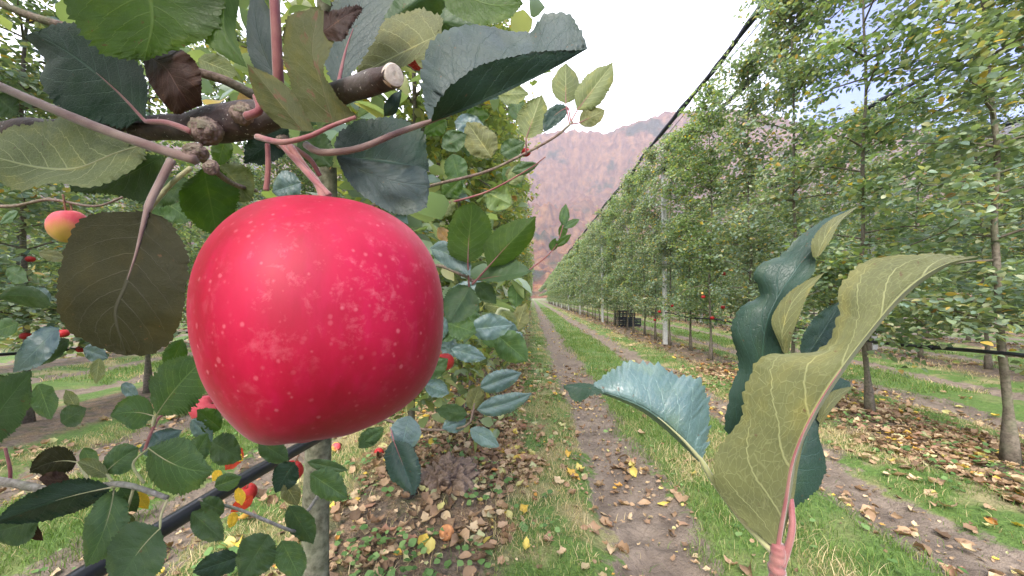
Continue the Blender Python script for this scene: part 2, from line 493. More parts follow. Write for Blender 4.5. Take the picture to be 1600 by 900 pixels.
mud = t.mix(t.mapr(n_f, 0.55, 0.7, 0, 0.6), mud, (0.09, 0.07, 0.055, 1))
mud = t.mix(t.mapr(n_c, 0.64, 0.68, 0, 0.5), mud, (0.3, 0.23, 0.16, 1))
c = t.mix(t.mapr(u, 0.38, 0.52), soil, grassc)
tp = t.n("ShaderNodeTexVoronoi", feature='DISTANCE_TO_EDGE'); tp.inputs["Scale"].default_value = 9
t.l(p, tp.inputs["Vector"])
crack = t.mapr(tp.outputs["Distance"], 0.0, 0.05, 1, 0, True)
mud = t.mix(t.math('MULTIPLY', crack, t.mapr(n_m, 0.42, 0.6, 0, 0.35)), mud, (0.07, 0.055, 0.045, 1))
c = t.mix(t.mapr(u, 0.86, 0.91), c, mud)
c = t.mix(t.mapr(u, 1.33, 1.38), c, grassc)
hh = t.math('ADD', t.math('ADD', n_f, t.math('MULTIPLY', n_c, 0.35)), t.math('MULTIPLY', t.noise(p, 14, 4), 0.9))
gm = t.done(t.bsdf(c, t.mapr(n_m, 0.35, 0.65, 0.6, 0.95), 0.35, t.bump(hh, 0.8, 0.03)))
ground = tag(link("ground", mesh_np("ground", V, F), None, gm), kind="structure")

# ------------------------------------------------------------------ mountains
def mountain_h(az, r):
    """az in radians clockwise from +Y, r metres"""
    x, y = r * np.sin(az), r * np.cos(az)
    deg = np.degrees(az)
    ridge = np.interp(deg, [-80, -50, -30, -12, 0, 8, 12, 15, 19, 24, 30, 36, 45, 60, 80],
                      [300, 420, 510, 600, 640, 622, 618, 648, 672, 640, 595, 525, 430, 320, 250])
    t_ = np.clip((r - 480) / (1500 - 480), 0, 1.0)
    prof = 0.62 * t_ ** 1.25 + 0.38 * np.clip((t_ - 0.72) / 0.2, 0, 1) ** 1.2
    z = ridge * prof
    z += (fbm(x / 220, y / 220, 5, 31, True) - 0.55) * 230 * np.clip(t_ * 2.2, 0, 1) * (1.05 - 0.88 * t_ ** 3)
    z += (fbm(x / 45, y / 45, 4, 37, True) - 0.5) * 75 * np.clip(t_ * 3, 0, 1) * (1 - 0.6 * t_)
    z += (fbm(x / 11, y / 11, 2, 41) - 0.5) * 12 * np.clip(t_ * 5, 0, 1)
    over = np.clip((r - 1500) / 700, 0, 1)
    return z * (1 - over ** 1.5) - 3


azs = np.radians(np.linspace(-85, 85, 900)); rs = np.concatenate([np.linspace(460, 1560, 330), np.linspace(1600, 2300, 10)])
ga, gr = np.meshgrid(azs, rs)
V = np.stack([(gr * np.sin(ga)).ravel(), (gr * np.cos(ga)).ravel(), mountain_h(ga, gr).ravel()], 1)
na, nr = len(azs), len(rs)
ii = (np.arange(nr - 1)[:, None] * na + np.arange(na - 1)[None]).ravel()
F = np.stack([ii, ii + 1, ii + 1 + na, ii + na], 1)
t = NT("mountain_forest_rock")
p = pos(t); g = t.n("ShaderNodeNewGeometry")
sn = t.n("ShaderNodeSeparateXYZ"); t.l(g.outputs["Normal"], sn.inputs[0])
n1 = t.noise(p, 0.012, 6, 0.6); n2 = t.noise(p, 0.045, 8, 0.72); n3 = t.noise(p, 0.004, 4)
forest = t.ramp(n2, [(0.36, (0.03, 0.03, 0.022)), (0.45, (0.15, 0.055, 0.025)), (0.53, (0.27, 0.12, 0.05)), (0.64, (0.36, 0.24, 0.12))])
pine = t.mix(n2, (0.02, 0.04, 0.025, 1), (0.07, 0.09, 0.045, 1))
forest = t.mix(t.mapr(t.math('ADD', n1, t.math('MULTIPLY', n3, 0.6)), 0.80, 0.9), forest, pine)
rock = t.mix(t.mapr(n2, 0.35, 0.65), (0.12, 0.07, 0.05, 1), (0.34, 0.21, 0.14, 1))
rf = t.math('MULTIPLY', t.mapr(sn.outputs[2], 0.45, 0.75, 1.0, 0.0), t.mapr(n1, 0.3, 0.6, 0.5, 1.0))
mpv = t.n("ShaderNodeMapping"); mpv.inputs["Scale"].default_value = (1, 1, 0.22); t.l(p, mpv.inputs[0])
nv_ = t.noise(mpv.outputs[0], 0.06, 5, 0.65)
spm = t.n("ShaderNodeSeparateXYZ"); t.l(p, spm.inputs[0])
alt = t.math('ADD', spm.outputs[2], t.math('MULTIPLY', t.math('SUBTRACT', n1, 0.5), 420))
cliff = t.mapr(alt, 400, 480, 0, 1, True)
rock = t.mix(t.mapr(nv_, 0.38, 0.62), (0.12, 0.07, 0.05, 1), (0.32, 0.19, 0.12, 1))
mauve = t.mix(n2, (0.12, 0.06, 0.04, 1), (0.24, 0.13, 0.085, 1))
forest = t.mix(t.mapr(alt, 180, 330, 0, 0.75, True), forest, mauve)
rf = t.math('MAXIMUM', rf, t.math('MULTIPLY', cliff, t.mapr(n1, 0.42, 0.52, 0.15, 0.95)))
pines = t.mapr(t.noise(p, 0.008, 6, 0.65), 0.56, 0.62, 0, 0.85)
c = t.mix(pines, t.mix(rf, forest, rock), pine)
c = t.mix(1.0, c, (0.56, 0.53, 0.40, 1), 'MULTIPLY')
mm = t.done(t.bsdf(c, 0.95, 0.1, t.bump(n2, 0.9, 9.0)))
tag(link("mountain", mesh_np("mountain", V, F), None, mm), kind="structure")

# ------------------------------------------------------------------ haze
hz = NT("valley_haze")
pv = hz.n("ShaderNodeVolumePrincipled")
pv.inputs["Color"].default_value = (0.8, 0.8, 1.0, 1)
pv.inputs["Density"].default_value = 0.00022
pv.inputs["Anisotropy"].default_value = 0.0
hz.l(pv.outputs[0], hz.out.inputs["Volume"])
mb = MB(); mb.box((0, 500, 449), (9500, 6200, 906))
tag(link("haze", mb.mesh("haze", False), None, hz.m), kind="stuff")

# ------------------------------------------------------------------ orchard trees
def leaf_base(rows=5):
    """small folded, curled leaf along +X, normal +Z, length 1"""
    s = np.linspace(0, 1, rows)
    w = 0.33 * np.sin(np.pi * np.clip(s, 0, 1) ** 0.8) ** 0.75; w[0] = 0.03; w[-1] = 0.01
    V = []
    for i in range(rows):
        zc = -0.18 * s[i] ** 2
        V += [(s[i], -w[i], zc + 0.28 * w[i]), (s[i], 0, zc), (s[i], w[i], zc + 0.28 * w[i])]
    F = []
    for i in range(rows - 1):
        a = i * 3
        F += [(a, a + 3, a + 4, a + 1), (a + 1, a + 4, a + 5, a + 2)]
    return np.array(V), np.array(F)


def place(bV, bF, pts, A, N, size):
    """copies of base mesh at pts with x axis A, normal N"""
    A = A / np.linalg.norm(A, axis=1)[:, None]
    N = N - A * (N * A).sum(1)[:, None]; N /= np.linalg.norm(N, axis=1)[:, None] + 1e-9
    B = np.cross(N, A)
    V = pts[:, None] + size[:, None, None] * (bV[None, :, 0:1] * A[:, None] + bV[None, :, 1:2] * B[:, None] + bV[None, :, 2:3] * N[:, None])
    F = bF[None] + (np.arange(len(pts)) * len(bV))[:, None, None]
    return V.reshape(-1, 3), F.reshape(-1, bF.shape[1])


def tree_arrays(seed, n_leaf=2600, size=0.066, h0=0.62, h1=4.35, wid=0.52, nb=34, keep=None, rows=5):
    r = np.random.default_rng(seed)
    wob = np.cumsum(r.normal(0, 0.012, (12, 2)), axis=0)
    tz = np.linspace(-0.05, h1 - 0.15, 12)
    trunk = np.column_stack([wob[:, 0] - wob[0, 0], wob[:, 1] - wob[0, 1], tz])
    trunk = spl(trunk, 24)
    rad = np.interp(trunk[:, 2], [-0.05, 0.05, 0.15, 0.22, 1.0, 3.0, 4.3], [0.042, 0.038, 0.032, 0.0195, 0.016, 0.010, 0.004])
    mb = MB(); mb.tube(trunk, rad, 8, knob=0.35, seed=seed)
    paths = []
    hs = np.sort(r.uniform(h0 + 0.08, h1 - 0.3, nb))
    for i, h in enumerate(hs):
        az = i * 2.399 + r.normal(0, 0.5)
        f = (h - h0) / (h1 - h0)
        L = wid * (1.08 - 0.22 * f) * (1 - 0.4 * max(0, f - 0.78) / 0.22) * r.uniform(0.6, 1.15)
        base = np.array([np.interp(h, trunk[:, 2], trunk[:, 0]), np.interp(h, trunk[:, 2], trunk[:, 1]), h])
        d = np.array([math.cos(az), math.sin(az), 0])
        up = r.uniform(0.0, 0.55) + 0.25 * f; dr = r.uniform(0.1, 0.5) * (1 - 0.6 * f)
        s = np.linspace(0, 1, 7)[:, None]
        pth = base + d * L * s + np.array([0, 0, 1]) * (up * L * s - dr * L * s ** 2.2) + r.normal(0, 0.012, (7, 3)) * s
        mb.tube(pth, np.linspace(0.009, 0.0025, 7), 5, cap=False)
        paths.append(pth)
    # leaders at the top
    for k in range(3):
        b0 = trunk[-3]; d = np.array([r.normal(0, 0.18), r.normal(0, 0.18), 1])
        s = np.linspace(0, 1, 7)[:, None]; pth = b0 + d * s * r.uniform(0.2, 0.45)
        mb.tube(pth, np.linspace(0.006, 0.002, 7), 5, cap=False); paths.append(pth)
    paths = np.array(paths)
    # spurs with rosettes
    ns = n_leaf // 5
    pi = r.integers(0, len(paths), ns)
    lower = paths[pi, 0, 2]
    tt = r.uniform(0.08, 1.0, ns) ** 0.85 * 5.999
    i0 = tt.astype(int); fr = (tt - i0)[:, None]
    sp_ = paths[pi, i0] * (1 - fr) + paths[pi, np.minimum(i0 + 1, 6)] * fr
    sp_ = sp_ + r.normal(0, 0.075, (ns, 3)) * np.array([1, 1, 1.1])
    sp_[:, 2] = np.maximum(sp_[:, 2], h0 + r.uniform(-0.12, 0.1, ns))
    k = 5
    az = r.uniform(0, 2 * np.pi, (ns, 1)) + np.arange(k)[None] * 2 * np.pi / k + r.normal(0, 0.35, (ns, k))
    dz = r.normal(-0.05, 0.5, (ns, k))
    A = np.stack([np.cos(az), np.sin(az), dz], -1).reshape(-1, 3)
    pts = (sp_[:, None] + 0.022 * A.reshape(ns, k, 3)).reshape(-1, 3)
    N = np.stack([r.normal(0, 0.55, ns * k), r.normal(0, 0.55, ns * k), r.normal(0.75, 0.4, ns * k)], -1)
    sz = size * r.uniform(0.6, 1.2, ns * k)
    if keep is not None:
        m = keep(pts); pts, A, N, sz = pts[m], A[m], N[m], sz[m]
    bV, bF = leaf_base(rows)
    LV, LF = place(bV, bF, pts, A, N, sz)
    return mb, LV, LF


variants, far_variants, low_variants = [], [], []
for s in range(3):
    mb, LV, LF = tree_arrays(150 + s, 8200, h0=0.33, size=0.06, nb=44, h1=4.5, wid=0.6)
    tm = mb.mesh("tree_trunk"); tm.materials.append(M_BARK)
    cm = mesh_np("tree_crown", LV, LF); cm.materials.append(M_FOLY)
    low_variants.append((tm, cm))
for s in range(7):
    mb, LV, LF = tree_arrays(100 + s, 8600, h0=0.54, size=0.05, nb=46, h1=4.58)
    tm = mb.mesh("tree_trunk"); tm.materials.append(M_BARK)
    cm = mesh_np("tree_crown", LV, LF); cm.materials.append(M_FOL1 if s % 2 else M_FOL2)
    variants.append((tm, cm))
for s in range(4):
    mb, LV, LF = tree_arrays(200 + s, 3000, h0=0.52, h1=4.5, size=0.09, nb=26, rows=4)
    tm = mb.mesh("far_trunk"); tm.materials.append(M_BARK)
    cm = mesh_np("far_crown", LV, LF); cm.materials.append(M_FOL1 if s % 2 else M_FOL2)
    far_variants.append((tm, cm))

ORD = ["first", "second", "third", "fourth", "fifth", "sixth", "seventh", "eighth", "ninth", "tenth", "eleventh", "twelfth",
       "thirteenth", "fourteenth", "fifteenth", "sixteenth", "seventeenth", "eighteenth", "nineteenth", "twentieth"]
R1X, R2X, R3X, L1X, L2X, L3X = ROW + PITCH, ROW + 2 * PITCH, ROW + 3 * PITCH, ROW, ROW - PITCH, ROW - 2 * PITCH
SP = 0.96
GZ = lambda x, y: float(ground_z(np.array([float(x)]), np.array([float(y)]))[0])


def put_tree(x, y, label, group, i, far=False, height=1.0):
    tm, cm = (far_variants if far else low_variants if abs(x - ROW) < 0.2 else variants)[i % (4 if far else 3 if abs(x - ROW) < 0.2 else 7)]
    e = empty("apple_tree", (x, y, GZ(x, y)))
    e.rotation_euler.z = math.pi * (i % 2)
    e.scale = (0.88, 1.32, height)
    tag(e, label, "apple tree", group)
    link("trunk", tm, e); link("crown", cm, e)
    return e


nt = 0
def row(x, y0, y1, near_lab, far_lab, group, skip=0, farfrom=22, nlab=10, seedoff=0, hs=1.0):
    y = y0; k = 0
    while y < y1:
        lab = (near_lab % ORD[k]) if k < nlab else far_lab
        hgt = hs * (0.96 + 0.09 * ((k * 7 + seedoff) % 5) / 4)
        put_tree(x + 0.04 * math.sin(k * 2.7 + seedoff), y + 0.03 * math.sin(k * 1.9), lab, group, k * 3 + seedoff, y > farfrom, hgt)
        y += SP; k += 1


row(R1X, 2.52, 70, "leafy espaliered apple tree, %s trunk of the row beyond the wheel tracks", "slim leafy apple tree far down the row beyond the wheel tracks",
    "apple trees in the row beyond the wheel tracks", nlab=16)
row(R2X, 1.9, 42, "apple tree in the row behind the facing row, %s along its pipe", "apple tree far down the row behind the facing row",
    "apple trees in the second row beyond the tracks", nlab=10, seedoff=2)
row(R3X, 2.5, 34, "apple tree in the deepest visible row beyond the tracks, %s along it", "apple tree half hidden in the deepest row beyond the tracks",
    "apple trees in the third row beyond the tracks", nlab=4, seedoff=4)
row(L1X, 1.92, 60, "bushy apple tree behind the big red apple, %s after the bare lichened trunk", "apple tree down the row that carries the big red apple",
    "apple trees in the row of the big red apple", nlab=8, seedoff=5)
row(L2X, 1.0, 16, "slender apple tree across the grass strip behind the dark hanging leaf, %s trunk along", "apple tree across the grass strip, hidden behind the near row",
    "apple trees across the grass strip behind the near row", nlab=10, seedoff=1)
row(L3X, 1.4, 12, "apple tree two grass strips behind the dark hanging leaf, %s trunk along", "apple tree two grass strips behind the near row",
    "apple trees two grass strips behind the near row", nlab=8, seedoff=3)

# far-off rest of the rows: one mass
mb, LV, LF = tree_arrays(300, 260, size=0.24, nb=6, rows=3)
locs = []
for x, ya, yb in ((R1X, 70.5, 150), (R2X, 42.5, 150), (R3X, 34.5, 140), (L1X, 60.5, 150)):
    locs += [(x, y) for y in np.arange(ya, yb, SP)]
for k in range(4, 16):
    locs += [(ROW + k * PITCH, y) for y in np.arange(2 + k, 100, SP * 1.3)]
for k in range(3, 13):
    locs += [(ROW - k * PITCH, y) for y in np.arange(1 + k, 60, SP * 1.3)]
locs = np.array(locs)
nv = len(LV)
ang = rng.uniform(0, 6.28, len(locs)); ca, sa = np.cos(ang)[:, None], np.sin(ang)[:, None]
VV = np.stack([LV[None, :, 0] * ca - LV[None, :, 1] * sa + locs[:, :1], LV[None, :, 0] * sa + LV[None, :, 1] * ca + locs[:, 1:], np.repeat(LV[None, :, 2], len(locs), 0)], -1).reshape(-1, 3)
FF = (LF[None] + (np.arange(len(locs)) * nv)[:, None, None]).reshape(-1, 4)
tag(link("distant_orchard_foliage", mesh_np("distant_orchard_foliage", VV, FF), None, M_FOL),
    "distant orchard rows merging into one green mass at the valley end", "distant orchard", kind="stuff")

# ------------------------------------------------------------------ posts, net rolls, pipes, wires
def chamfer_post(h=3.75, w=0.085):
    a = w / 2; b = a * 0.78
    prof = [(-a, -b), (-b, -a), (b, -a), (a, -b), (a, b), (b, a), (-b, a), (-a, b)]
    V = [(x, y, z) for z in (-0.05, h - 0.02) for x, y in prof] + [(x * 0.8, y * 0.8, h) for x, y in prof]
    F = [(k, (k + 1) % 8, 8 + (k + 1) % 8, 8 + k) for k in range(8)] + [(8 + k, 8 + (k + 1) % 8, 16 + (k + 1) % 8, 16 + k) for k in range(8)]
    mb = MB(); mb.add(V, F, [(16, 16 + k, 17 + k) for k in range(1, 7)])
    return mb.mesh("concrete_post", False)


pm = chamfer_post(); pm.materials.append(M_CONC)
capm = MB().box((0, 0, 3.78), (0.11, 0.11, 0.06)).mesh("post_cap", False); capm.materials.append(M_BLACK)
post_lab = {(R1X - 0.08, 0): "pale concrete post in leaf litter, nearest to the camera in the facing row",
            (R1X - 0.08, 1): "white concrete post beside the black crates in the facing row"}
for (x, y0, n, nm) in ((R1X - 0.08, 8.45, 8, "facing"), (R2X, 7.6, 4, "second"), (L1X, 11.2, 3, "apple")):
    for k in range(n):
        y = y0 + 7.4 * k
        e = empty("orchard_post", (x + 0.03, y, GZ(x, y)))
        lab = {"facing": "slim pale concrete post far down the facing row of trees", "second": "concrete post half hidden in the row behind the facing row",
               "apple": "concrete post hidden among leaves in the row of the big apple"}[nm]
        lab = post_lab.get((x, k), lab)
        tag(e, lab, "post", "concrete posts of the " + nm + " row")
        link("shaft", pm, e); link("post_cap", capm, e)

def roll(x, y0, y1, z, lab, sd_):
    e = empty("hail_net_roll", (x, y0, z))
    n = int((y1 - y0) / 0.12)
    yy = np.linspace(0, y1 - y0, n)
    r = 0.042 + 0.016 * (vnoise(yy * 2.1, yy * 0, sd_) - 0.5) + 0.006 * np.sin(yy * 5.2)
    sag = -0.05 * np.abs(np.sin(yy * np.pi / 7.25)) + 0.015 * np.sin(yy * 2.3)
    mb = MB().tube(np.column_stack([0.02 * np.sin(yy * 1.3), yy, sag]), r, 10, knob=0.3)
    link("rolled_net", mb.mesh("rolled_net"), e, M_NET)
    mb = MB().tube(np.column_stack([0 * yy[::20] + 0.11, yy[::20], 0 * yy[::20] - 0.06]), 0.007, 5)
    link("ridge_wire", mb.mesh("ridge_wire"), e, M_BLACK)
    tag(e, lab, "hail net", "rolled hail nets along the tree rows")
    return e


RH = CAM_H + 3.62
roll(R1X - 0.06, 1.0, 110, RH, "black rolled hail net running along the top of the facing tree row", 3)
roll(R1X + 0.42, 1.0, 110, RH - 0.25, "thinner black rolled net just behind the top of the facing tree row", 4)
roll(R2X, 1.0, 90, RH, "black rolled hail net over the second row, glimpsed through the leaves", 5)
roll(R3X, 1.0, 70, RH, "black rolled hail net over the deepest visible row", 8)
roll(L1X - 0.1, 1.5, 90, RH, "black rolled hail net above the row of the big red apple", 6)
roll(L2X, 0.5, 60, RH, "black rolled hail net above the row across the grass strip", 7)


def pipe(x, y0, y1, z, r, lab):
    yy = np.arange(y0, y1, 0.24)
    e = empty("irrigation_pipe", (x, 0, z))
    sg = 0.018 * np.sin(yy * 2 * np.pi / 0.96 * 0.5) + 0.01 * np.sin(yy * 1.7)
    link("hose", MB().tube(np.column_stack([0.012 * np.sin(yy * 1.1), yy, sg]), r, 10).mesh("hose"), e, M_BLACK)
    tag(e, lab, "pipe", "black drip pipes hung along the rows")
    dm = MB().tube([(0, -0.013, 0), (0, 0.013, 0)], r * 1.55, 8).mesh("dripper"); dm.materials.append(M_BLACK)
    for k in range(12):
        y = max(y0, 1.6) + 0.5 + 0.8 * k
        o = link("dripper", dm, e)
        o.location = (0.012 * math.sin(y * 1.1), y, 0.018 * math.sin(y * math.pi / 0.96) + 0.01 * math.sin(y * 1.7))
    return e


pipe(L1X + 0.035, 0.2, 60, CAM_H - 0.36, 0.0125, "thick black pipe slanting below the big apple past the lichened trunk")
pipe(R1X - 0.06, 1.0, 90, CAM_H - 0.345, 0.0125, "black drip pipe along the trunks of the facing row")
pipe(R2X - 0.05, 1.0, 50, 0.7, 0.012, "black drip pipe along the second row beyond the tracks")
pipe(L2X + 0.05, 0.5, 40, 0.62, 0.012, "black drip pipe along the row across the grass strip")

for k, (x, z) in enumerate([(x, z) for x in (R1X, R2X, L1X, L2X) for z in (1.5, 2.4, 3.3, 4.2)]):
    yy = np.arange(1.0 if x != L1X else 1.6, 80, 1.2)
    o = link("trellis_wire", MB().tube(np.column_stack([0 * yy + x + 0.03, yy, z + 0.01 * np.sin(yy)]), 0.0018, 4).mesh("trellis_wire"), None, M_WIRE)
    rn = {R1X: "facing row beyond the tracks", R2X: "second row beyond the tracks", L1X: "row of the big red apple", L2X: "row across the grass strip"}[x]
    tag(o, "thin steel trellis wire, %s from the ground, through the %s" % (ORD[k % 4], rn), "wire", "trellis wires through the rows")

# crates
def crate():
    mb = MB(); L, W, H = 0.58, 0.38, 0.28
    mb.box((0, 0, 0.012), (L, W, 0.016))
    for z, h in ((0.035, 0.05), (0.12, 0.03), (0.18, 0.03), (0.255, 0.045)):
        for sx in (-1, 1): mb.box((sx * (L / 2 - 0.008), 0, z), (0.014, W, h))
        for sy in (-1, 1): mb.box((0, sy * (W / 2 - 0.008), z + 0.0007), (L - 0.03, 0.0138, h))
    for sx in (-1, -0.5, 0, 0.5, 1):
        for sy in (-1, 1): mb.box((sx * (L / 2 - 0.012), sy * (W / 2 - 0.009), H / 2), (0.022, 0.017, H - 0.01))
    for sx in (-1, 1):
        for sy in (-0.4, 0, 0.4): mb.box((sx * (L / 2 - 0.0085), sy * W, H / 2), (0.0175, 0.022, H - 0.012))
    return mb.mesh("fruit_crate", False)
crm = crate(); crm.materials.append(M_BLACK)
for k, (x, y, z, rz, lab) in enumerate(((3.22, 13.6, 0, 0.2, "black slatted fruit crate standing on the soil under the facing row"),
                                        (3.22, 13.6, 0.283, 0.24, "black slatted fruit crate set on top of another crate"),
                                        (3.75, 14.6, 0, -0.3, "black fruit crate alone on the soil behind the stacked pair"))):
    o = link("fruit_crate", crm); o.location = (x, y, GZ(3.22 if k < 2 else x, 13.6 if k < 2 else y) + 0.01 + z); o.rotation_euler.z = rz
    tag(o, lab, "crate", "black fruit crates under the facing row")

# ------------------------------------------------------------------ grass, weeds, fallen leaves
def mat_island(name, stops, rough=0.6, spec=0.3, transl=0.25):
    return mat_foliage(name, stops, (1.15, 1.12, 1.1), transl, rough, spec)


M_GRASS = mat_island("grass_blades", [(0, (0.05, 0.105, 0.02)), (0.4, (0.09, 0.165, 0.032)), (0.78, (0.14, 0.225, 0.05)), (0.94, (0.24, 0.27, 0.1)), (1, (0.4, 0.33, 0.17))])
M_STRAW = mat_island("straw_blades", [(0, (0.45, 0.36, 0.2)), (0.4, (0.55, 0.45, 0.27)), (0.7, (0.3, 0.24, 0.13)), (1, (0.2, 0.24, 0.07))])
M_WEED = mat_island("weed_leaves", [(0, (0.06, 0.13, 0.035)), (0.5, (0.1, 0.19, 0.055)), (1, (0.17, 0.27, 0.09))])
M_LITTER = mat_island("leaf_litter", [(0, (0.1, 0.065, 0.04)), (0.2, (0.26, 0.165, 0.1)), (0.38, (0.4, 0.275, 0.165)), (0.55, (0.16, 0.1, 0.06)), (0.7, (0.54, 0.42, 0.26)),
                                      (0.84, (0.26, 0.14, 0.09)), (0.9, (0.36, 0.38, 0.2)), (0.965, (0.55, 0.42, 0.07)), (1.0, (0.42, 0.18, 0.06))], 0.65, 0.25, 0.15)


def in_view(x, y, z=0.0, m=60):
    px, py, d = proj(np.stack([x, y, np.zeros_like(x) + z], -1))
    return (d > 0.3) & (px > -m) & (px < 1600 + m) & (py < 900 + m)


def scatter(n, x0, x1, y0, y1, seed, ypow=1.0):
    r = np.random.default_rng(seed)
    x = r.uniform(x0, x1, n); y = y0 + (y1 - y0) * r.uniform(0, 1, n) ** ypow
    m = in_view(x, y)
    return x[m], y[m], r


def wu(x, y):
    return rowdist(x) + 0.42 * (fbm(x * 3.2, y * 1.8, 4, 77) - 0.5)


def blades(x, y, h, w, r, lean=0.5):
    n = len(x)
    az = r.uniform(0, 2 * np.pi, n); fa = r.uniform(0, 2 * np.pi, n)
    s = np.array([0, 0.4, 0.75, 1.0]); ww = np.array([1, 0.85, 0.5, 0.06])
    L = h * r.uniform(0.1, 1.0, n) * lean
    base = np.stack([x, y, ground_z(x, y) - 0.005], -1)
    d = np.stack([np.cos(az), np.sin(az), 0 * az], -1); f = np.stack([np.cos(fa), np.sin(fa), 0 * az], -1)
    V = []
    for k in range(4):
        c = base + d * (L * s[k] ** 2)[:, None] * 1.6 + np.array([0, 0, 1]) * (h * (s[k] - 0.25 * s[k] ** 3))[:, None]
        V += [c - f * (w * ww[k] / 2)[:, None], c + f * (w * ww[k] / 2)[:, None]]
    V = np.stack(V, 1).reshape(-1, 3)
    F = np.array([(0, 1, 3, 2), (2, 3, 5, 4), (4, 5, 7, 6)])
    return V, (F[None] + (np.arange(n) * 8)[:, None, None]).reshape(-1, 4)


GV, GF, GM = [], [], []; off = 0
for (n, xa, xb, ya, yb, hh_, ww_, sd_) in ((230000, -3.4, 4.2, 1.15, 4.5, 0.055, 0.0028, 1), (190000, -7, 8, 4.5, 12, 0.065, 0.006, 2), (160000, -14, 16, 12, 40, 0.075, 0.016, 3)):
    x, y, r = scatter(n, xa, xb, ya, yb, sd_)
    u_ = wu(x, y)
    patch = fbm(x * 3.5, y * 2.5, 3, 55)
    dens = np.where((u_ > 1.33), 0.9, np.where((u_ > 0.34) & (u_ < 0.86), 0.8, np.where(u_ <= 0.34, 0.10, 0.03)))
    dens = dens * np.clip((patch - 0.25) * 3.2, 0.12, 1) + np.where(u_ < 1.3, 0, 0.12)
    m = r.uniform(0, 1, len(x)) < dens
    x, y, u_ = x[m], y[m], u_[m]
    h = hh_ * r.uniform(0.35, 1.25, len(x)) * np.where(u_ > 1.3, 1.15, 0.9)
    V, F = blades(x, y, h, ww_ * r.uniform(0.6, 1.2, len(x)), r, 0.7)
    st = (fbm(x * 1.8, y * 1.4, 3, 66) + 0.16 * (u_ < 1.1) + r.normal(0, 0.06, len(x))) > np.where(u_ > 1.15, 0.74, 0.62)
    GV.append(V); GF.append(F + off); GM.append(np.repeat(st.astype(int), 3)); off += len(V)
g = link("grass", mesh_np("grass", np.concatenate(GV), np.concatenate(GF), mi=np.concatenate(GM)), None, [M_GRASS, M_STRAW])
tag(g, "short green grass with straw tufts between the wheel tracks and rows", "grass", kind="stuff")

x, y, r = scatter(17000, -3, 4, 1.15, 6, 9, 1.3)
u_ = wu(x, y)
m = ((u_ < 0.75) & (fbm(x * 4, y * 4, 3, 91) > 0.55)) | ((u_ > 1.2) & (r.uniform(0, 1, len(x)) < 0.05))
x, y = x[m], y[m]; n = len(x)
bV, bF = leaf_base(4); bV = bV * np.array([1, 1.35, 0.6])
az = r.uniform(0, 6.28, n)
V, F = place(bV, bF, np.stack([x, y, ground_z(x, y) + r.uniform(0.006, 0.05, n)], -1), np.stack([np.cos(az), np.sin(az), r.normal(0.15, 0.25, n)], -1),
             np.stack([r.normal(0, 0.3, n), r.normal(-0.15, 0.3, n), np.ones(n)], -1), r.uniform(0.014, 0.04, n))
tag(link("weeds", mesh_np("weeds", V, F), None, M_WEED), "small round leaved green weeds spreading over the soil strip", "weeds", kind="stuff")

LVs, LFs = [], []; off = 0
for (n, xa, xb, ya, yb, sc, sd_) in ((110000, -3.6, 4.6, 1.15, 6, 1.0, 12), (110000, -12, 15, 6, 30, 1.25, 13)):
    x, y, r = scatter(n, xa, xb, ya, yb, sd_)
    u_ = wu(x, y)
    cl = np.clip((fbm(x * 2.5, y * 2.5, 3, 88) - 0.3) * 3, 0.25, 1)
    dens = np.where(u_ < 0.5, 0.75, np.where(u_ < 0.86, 0.10, np.where(u_ < 1.33, 0.30, 0.02))) * cl
    m = r.uniform(0, 1, len(x)) < dens
    x, y = x[m], y[m]; n = len(x)
    b = np.arange(n) % 8
    for q in range(8):
        rq = np.random.default_rng(70 + q)
        nr_, nc_ = 7, 5
        s_ = np.linspace(0, 1, nr_)[:, None]; c_ = np.linspace(-1, 1, nc_)[None]
        w_ = 0.34 * np.sin(np.pi * s_ ** 0.85) ** 0.7 + 0.012
        w_ = w_ * (1 + 0.35 * rq.normal(0, 1, (nr_, 1)) * (np.abs(c_) > 0.9) * 0.6)
        cur = [0.5, -0.6, 1.2, 1.8, -0.3, 0.9, -1.1, 1.5][q]; cz_ = [0.9, 0.3, 2.4, 3.2, -0.7, 1.6, 2.0, 0.4][q]
        Y_ = c_ * w_; Z_ = cur * (s_ - 0.5) ** 2 * 0.7 + cz_ * Y_ ** 2 + rq.normal(0, 0.035, (nr_, nc_))
        Y_ = Y_ * (1 - 0.22 * np.abs(cz_) * np.abs(Y_))
        bV = np.stack([s_ + 0 * c_ + rq.normal(0, 0.02, (nr_, nc_)), Y_, Z_], -1).reshape(-1, 3)
        ii_ = (np.arange(nr_ - 1)[:, None] * nc_ + np.arange(nc_ - 1)[None]).ravel()
        bF = np.stack([ii_, ii_ + nc_, ii_ + nc_ + 1, ii_ + 1], 1)
        mk = b == q; k = mk.sum()
        az = r.uniform(0, 6.28, k)
        sz = np.where(r.uniform(0, 1, k) < 0.45, r.uniform(0.012, 0.03, k), r.uniform(0.03, 0.075, k)) * sc * np.where((wu(x[mk], y[mk]) > 0.86) & (r.uniform(0, 1, k) < 0.6), 0.4, 1)
        V, F = place(bV, bF, np.stack([x[mk], y[mk], ground_z(x[mk], y[mk]) + r.uniform(0.003, 0.02, k)], -1),
                     np.stack([np.cos(az), np.sin(az), r.normal(0.05, 0.18, k)], -1),
                     np.stack([r.normal(0, 0.4, k), r.normal(0, 0.4, k), np.ones(k)], -1), sz)
        LVs.append(V); LFs.append(F + off); off += len(V)
tag(link("fallen_leaves", mesh_np("fallen_leaves", np.concatenate(LVs), np.concatenate(LFs)), None, M_LITTER),
    "brown, tan and yellow fallen leaves littering the ground", "fallen leaves", kind="stuff")

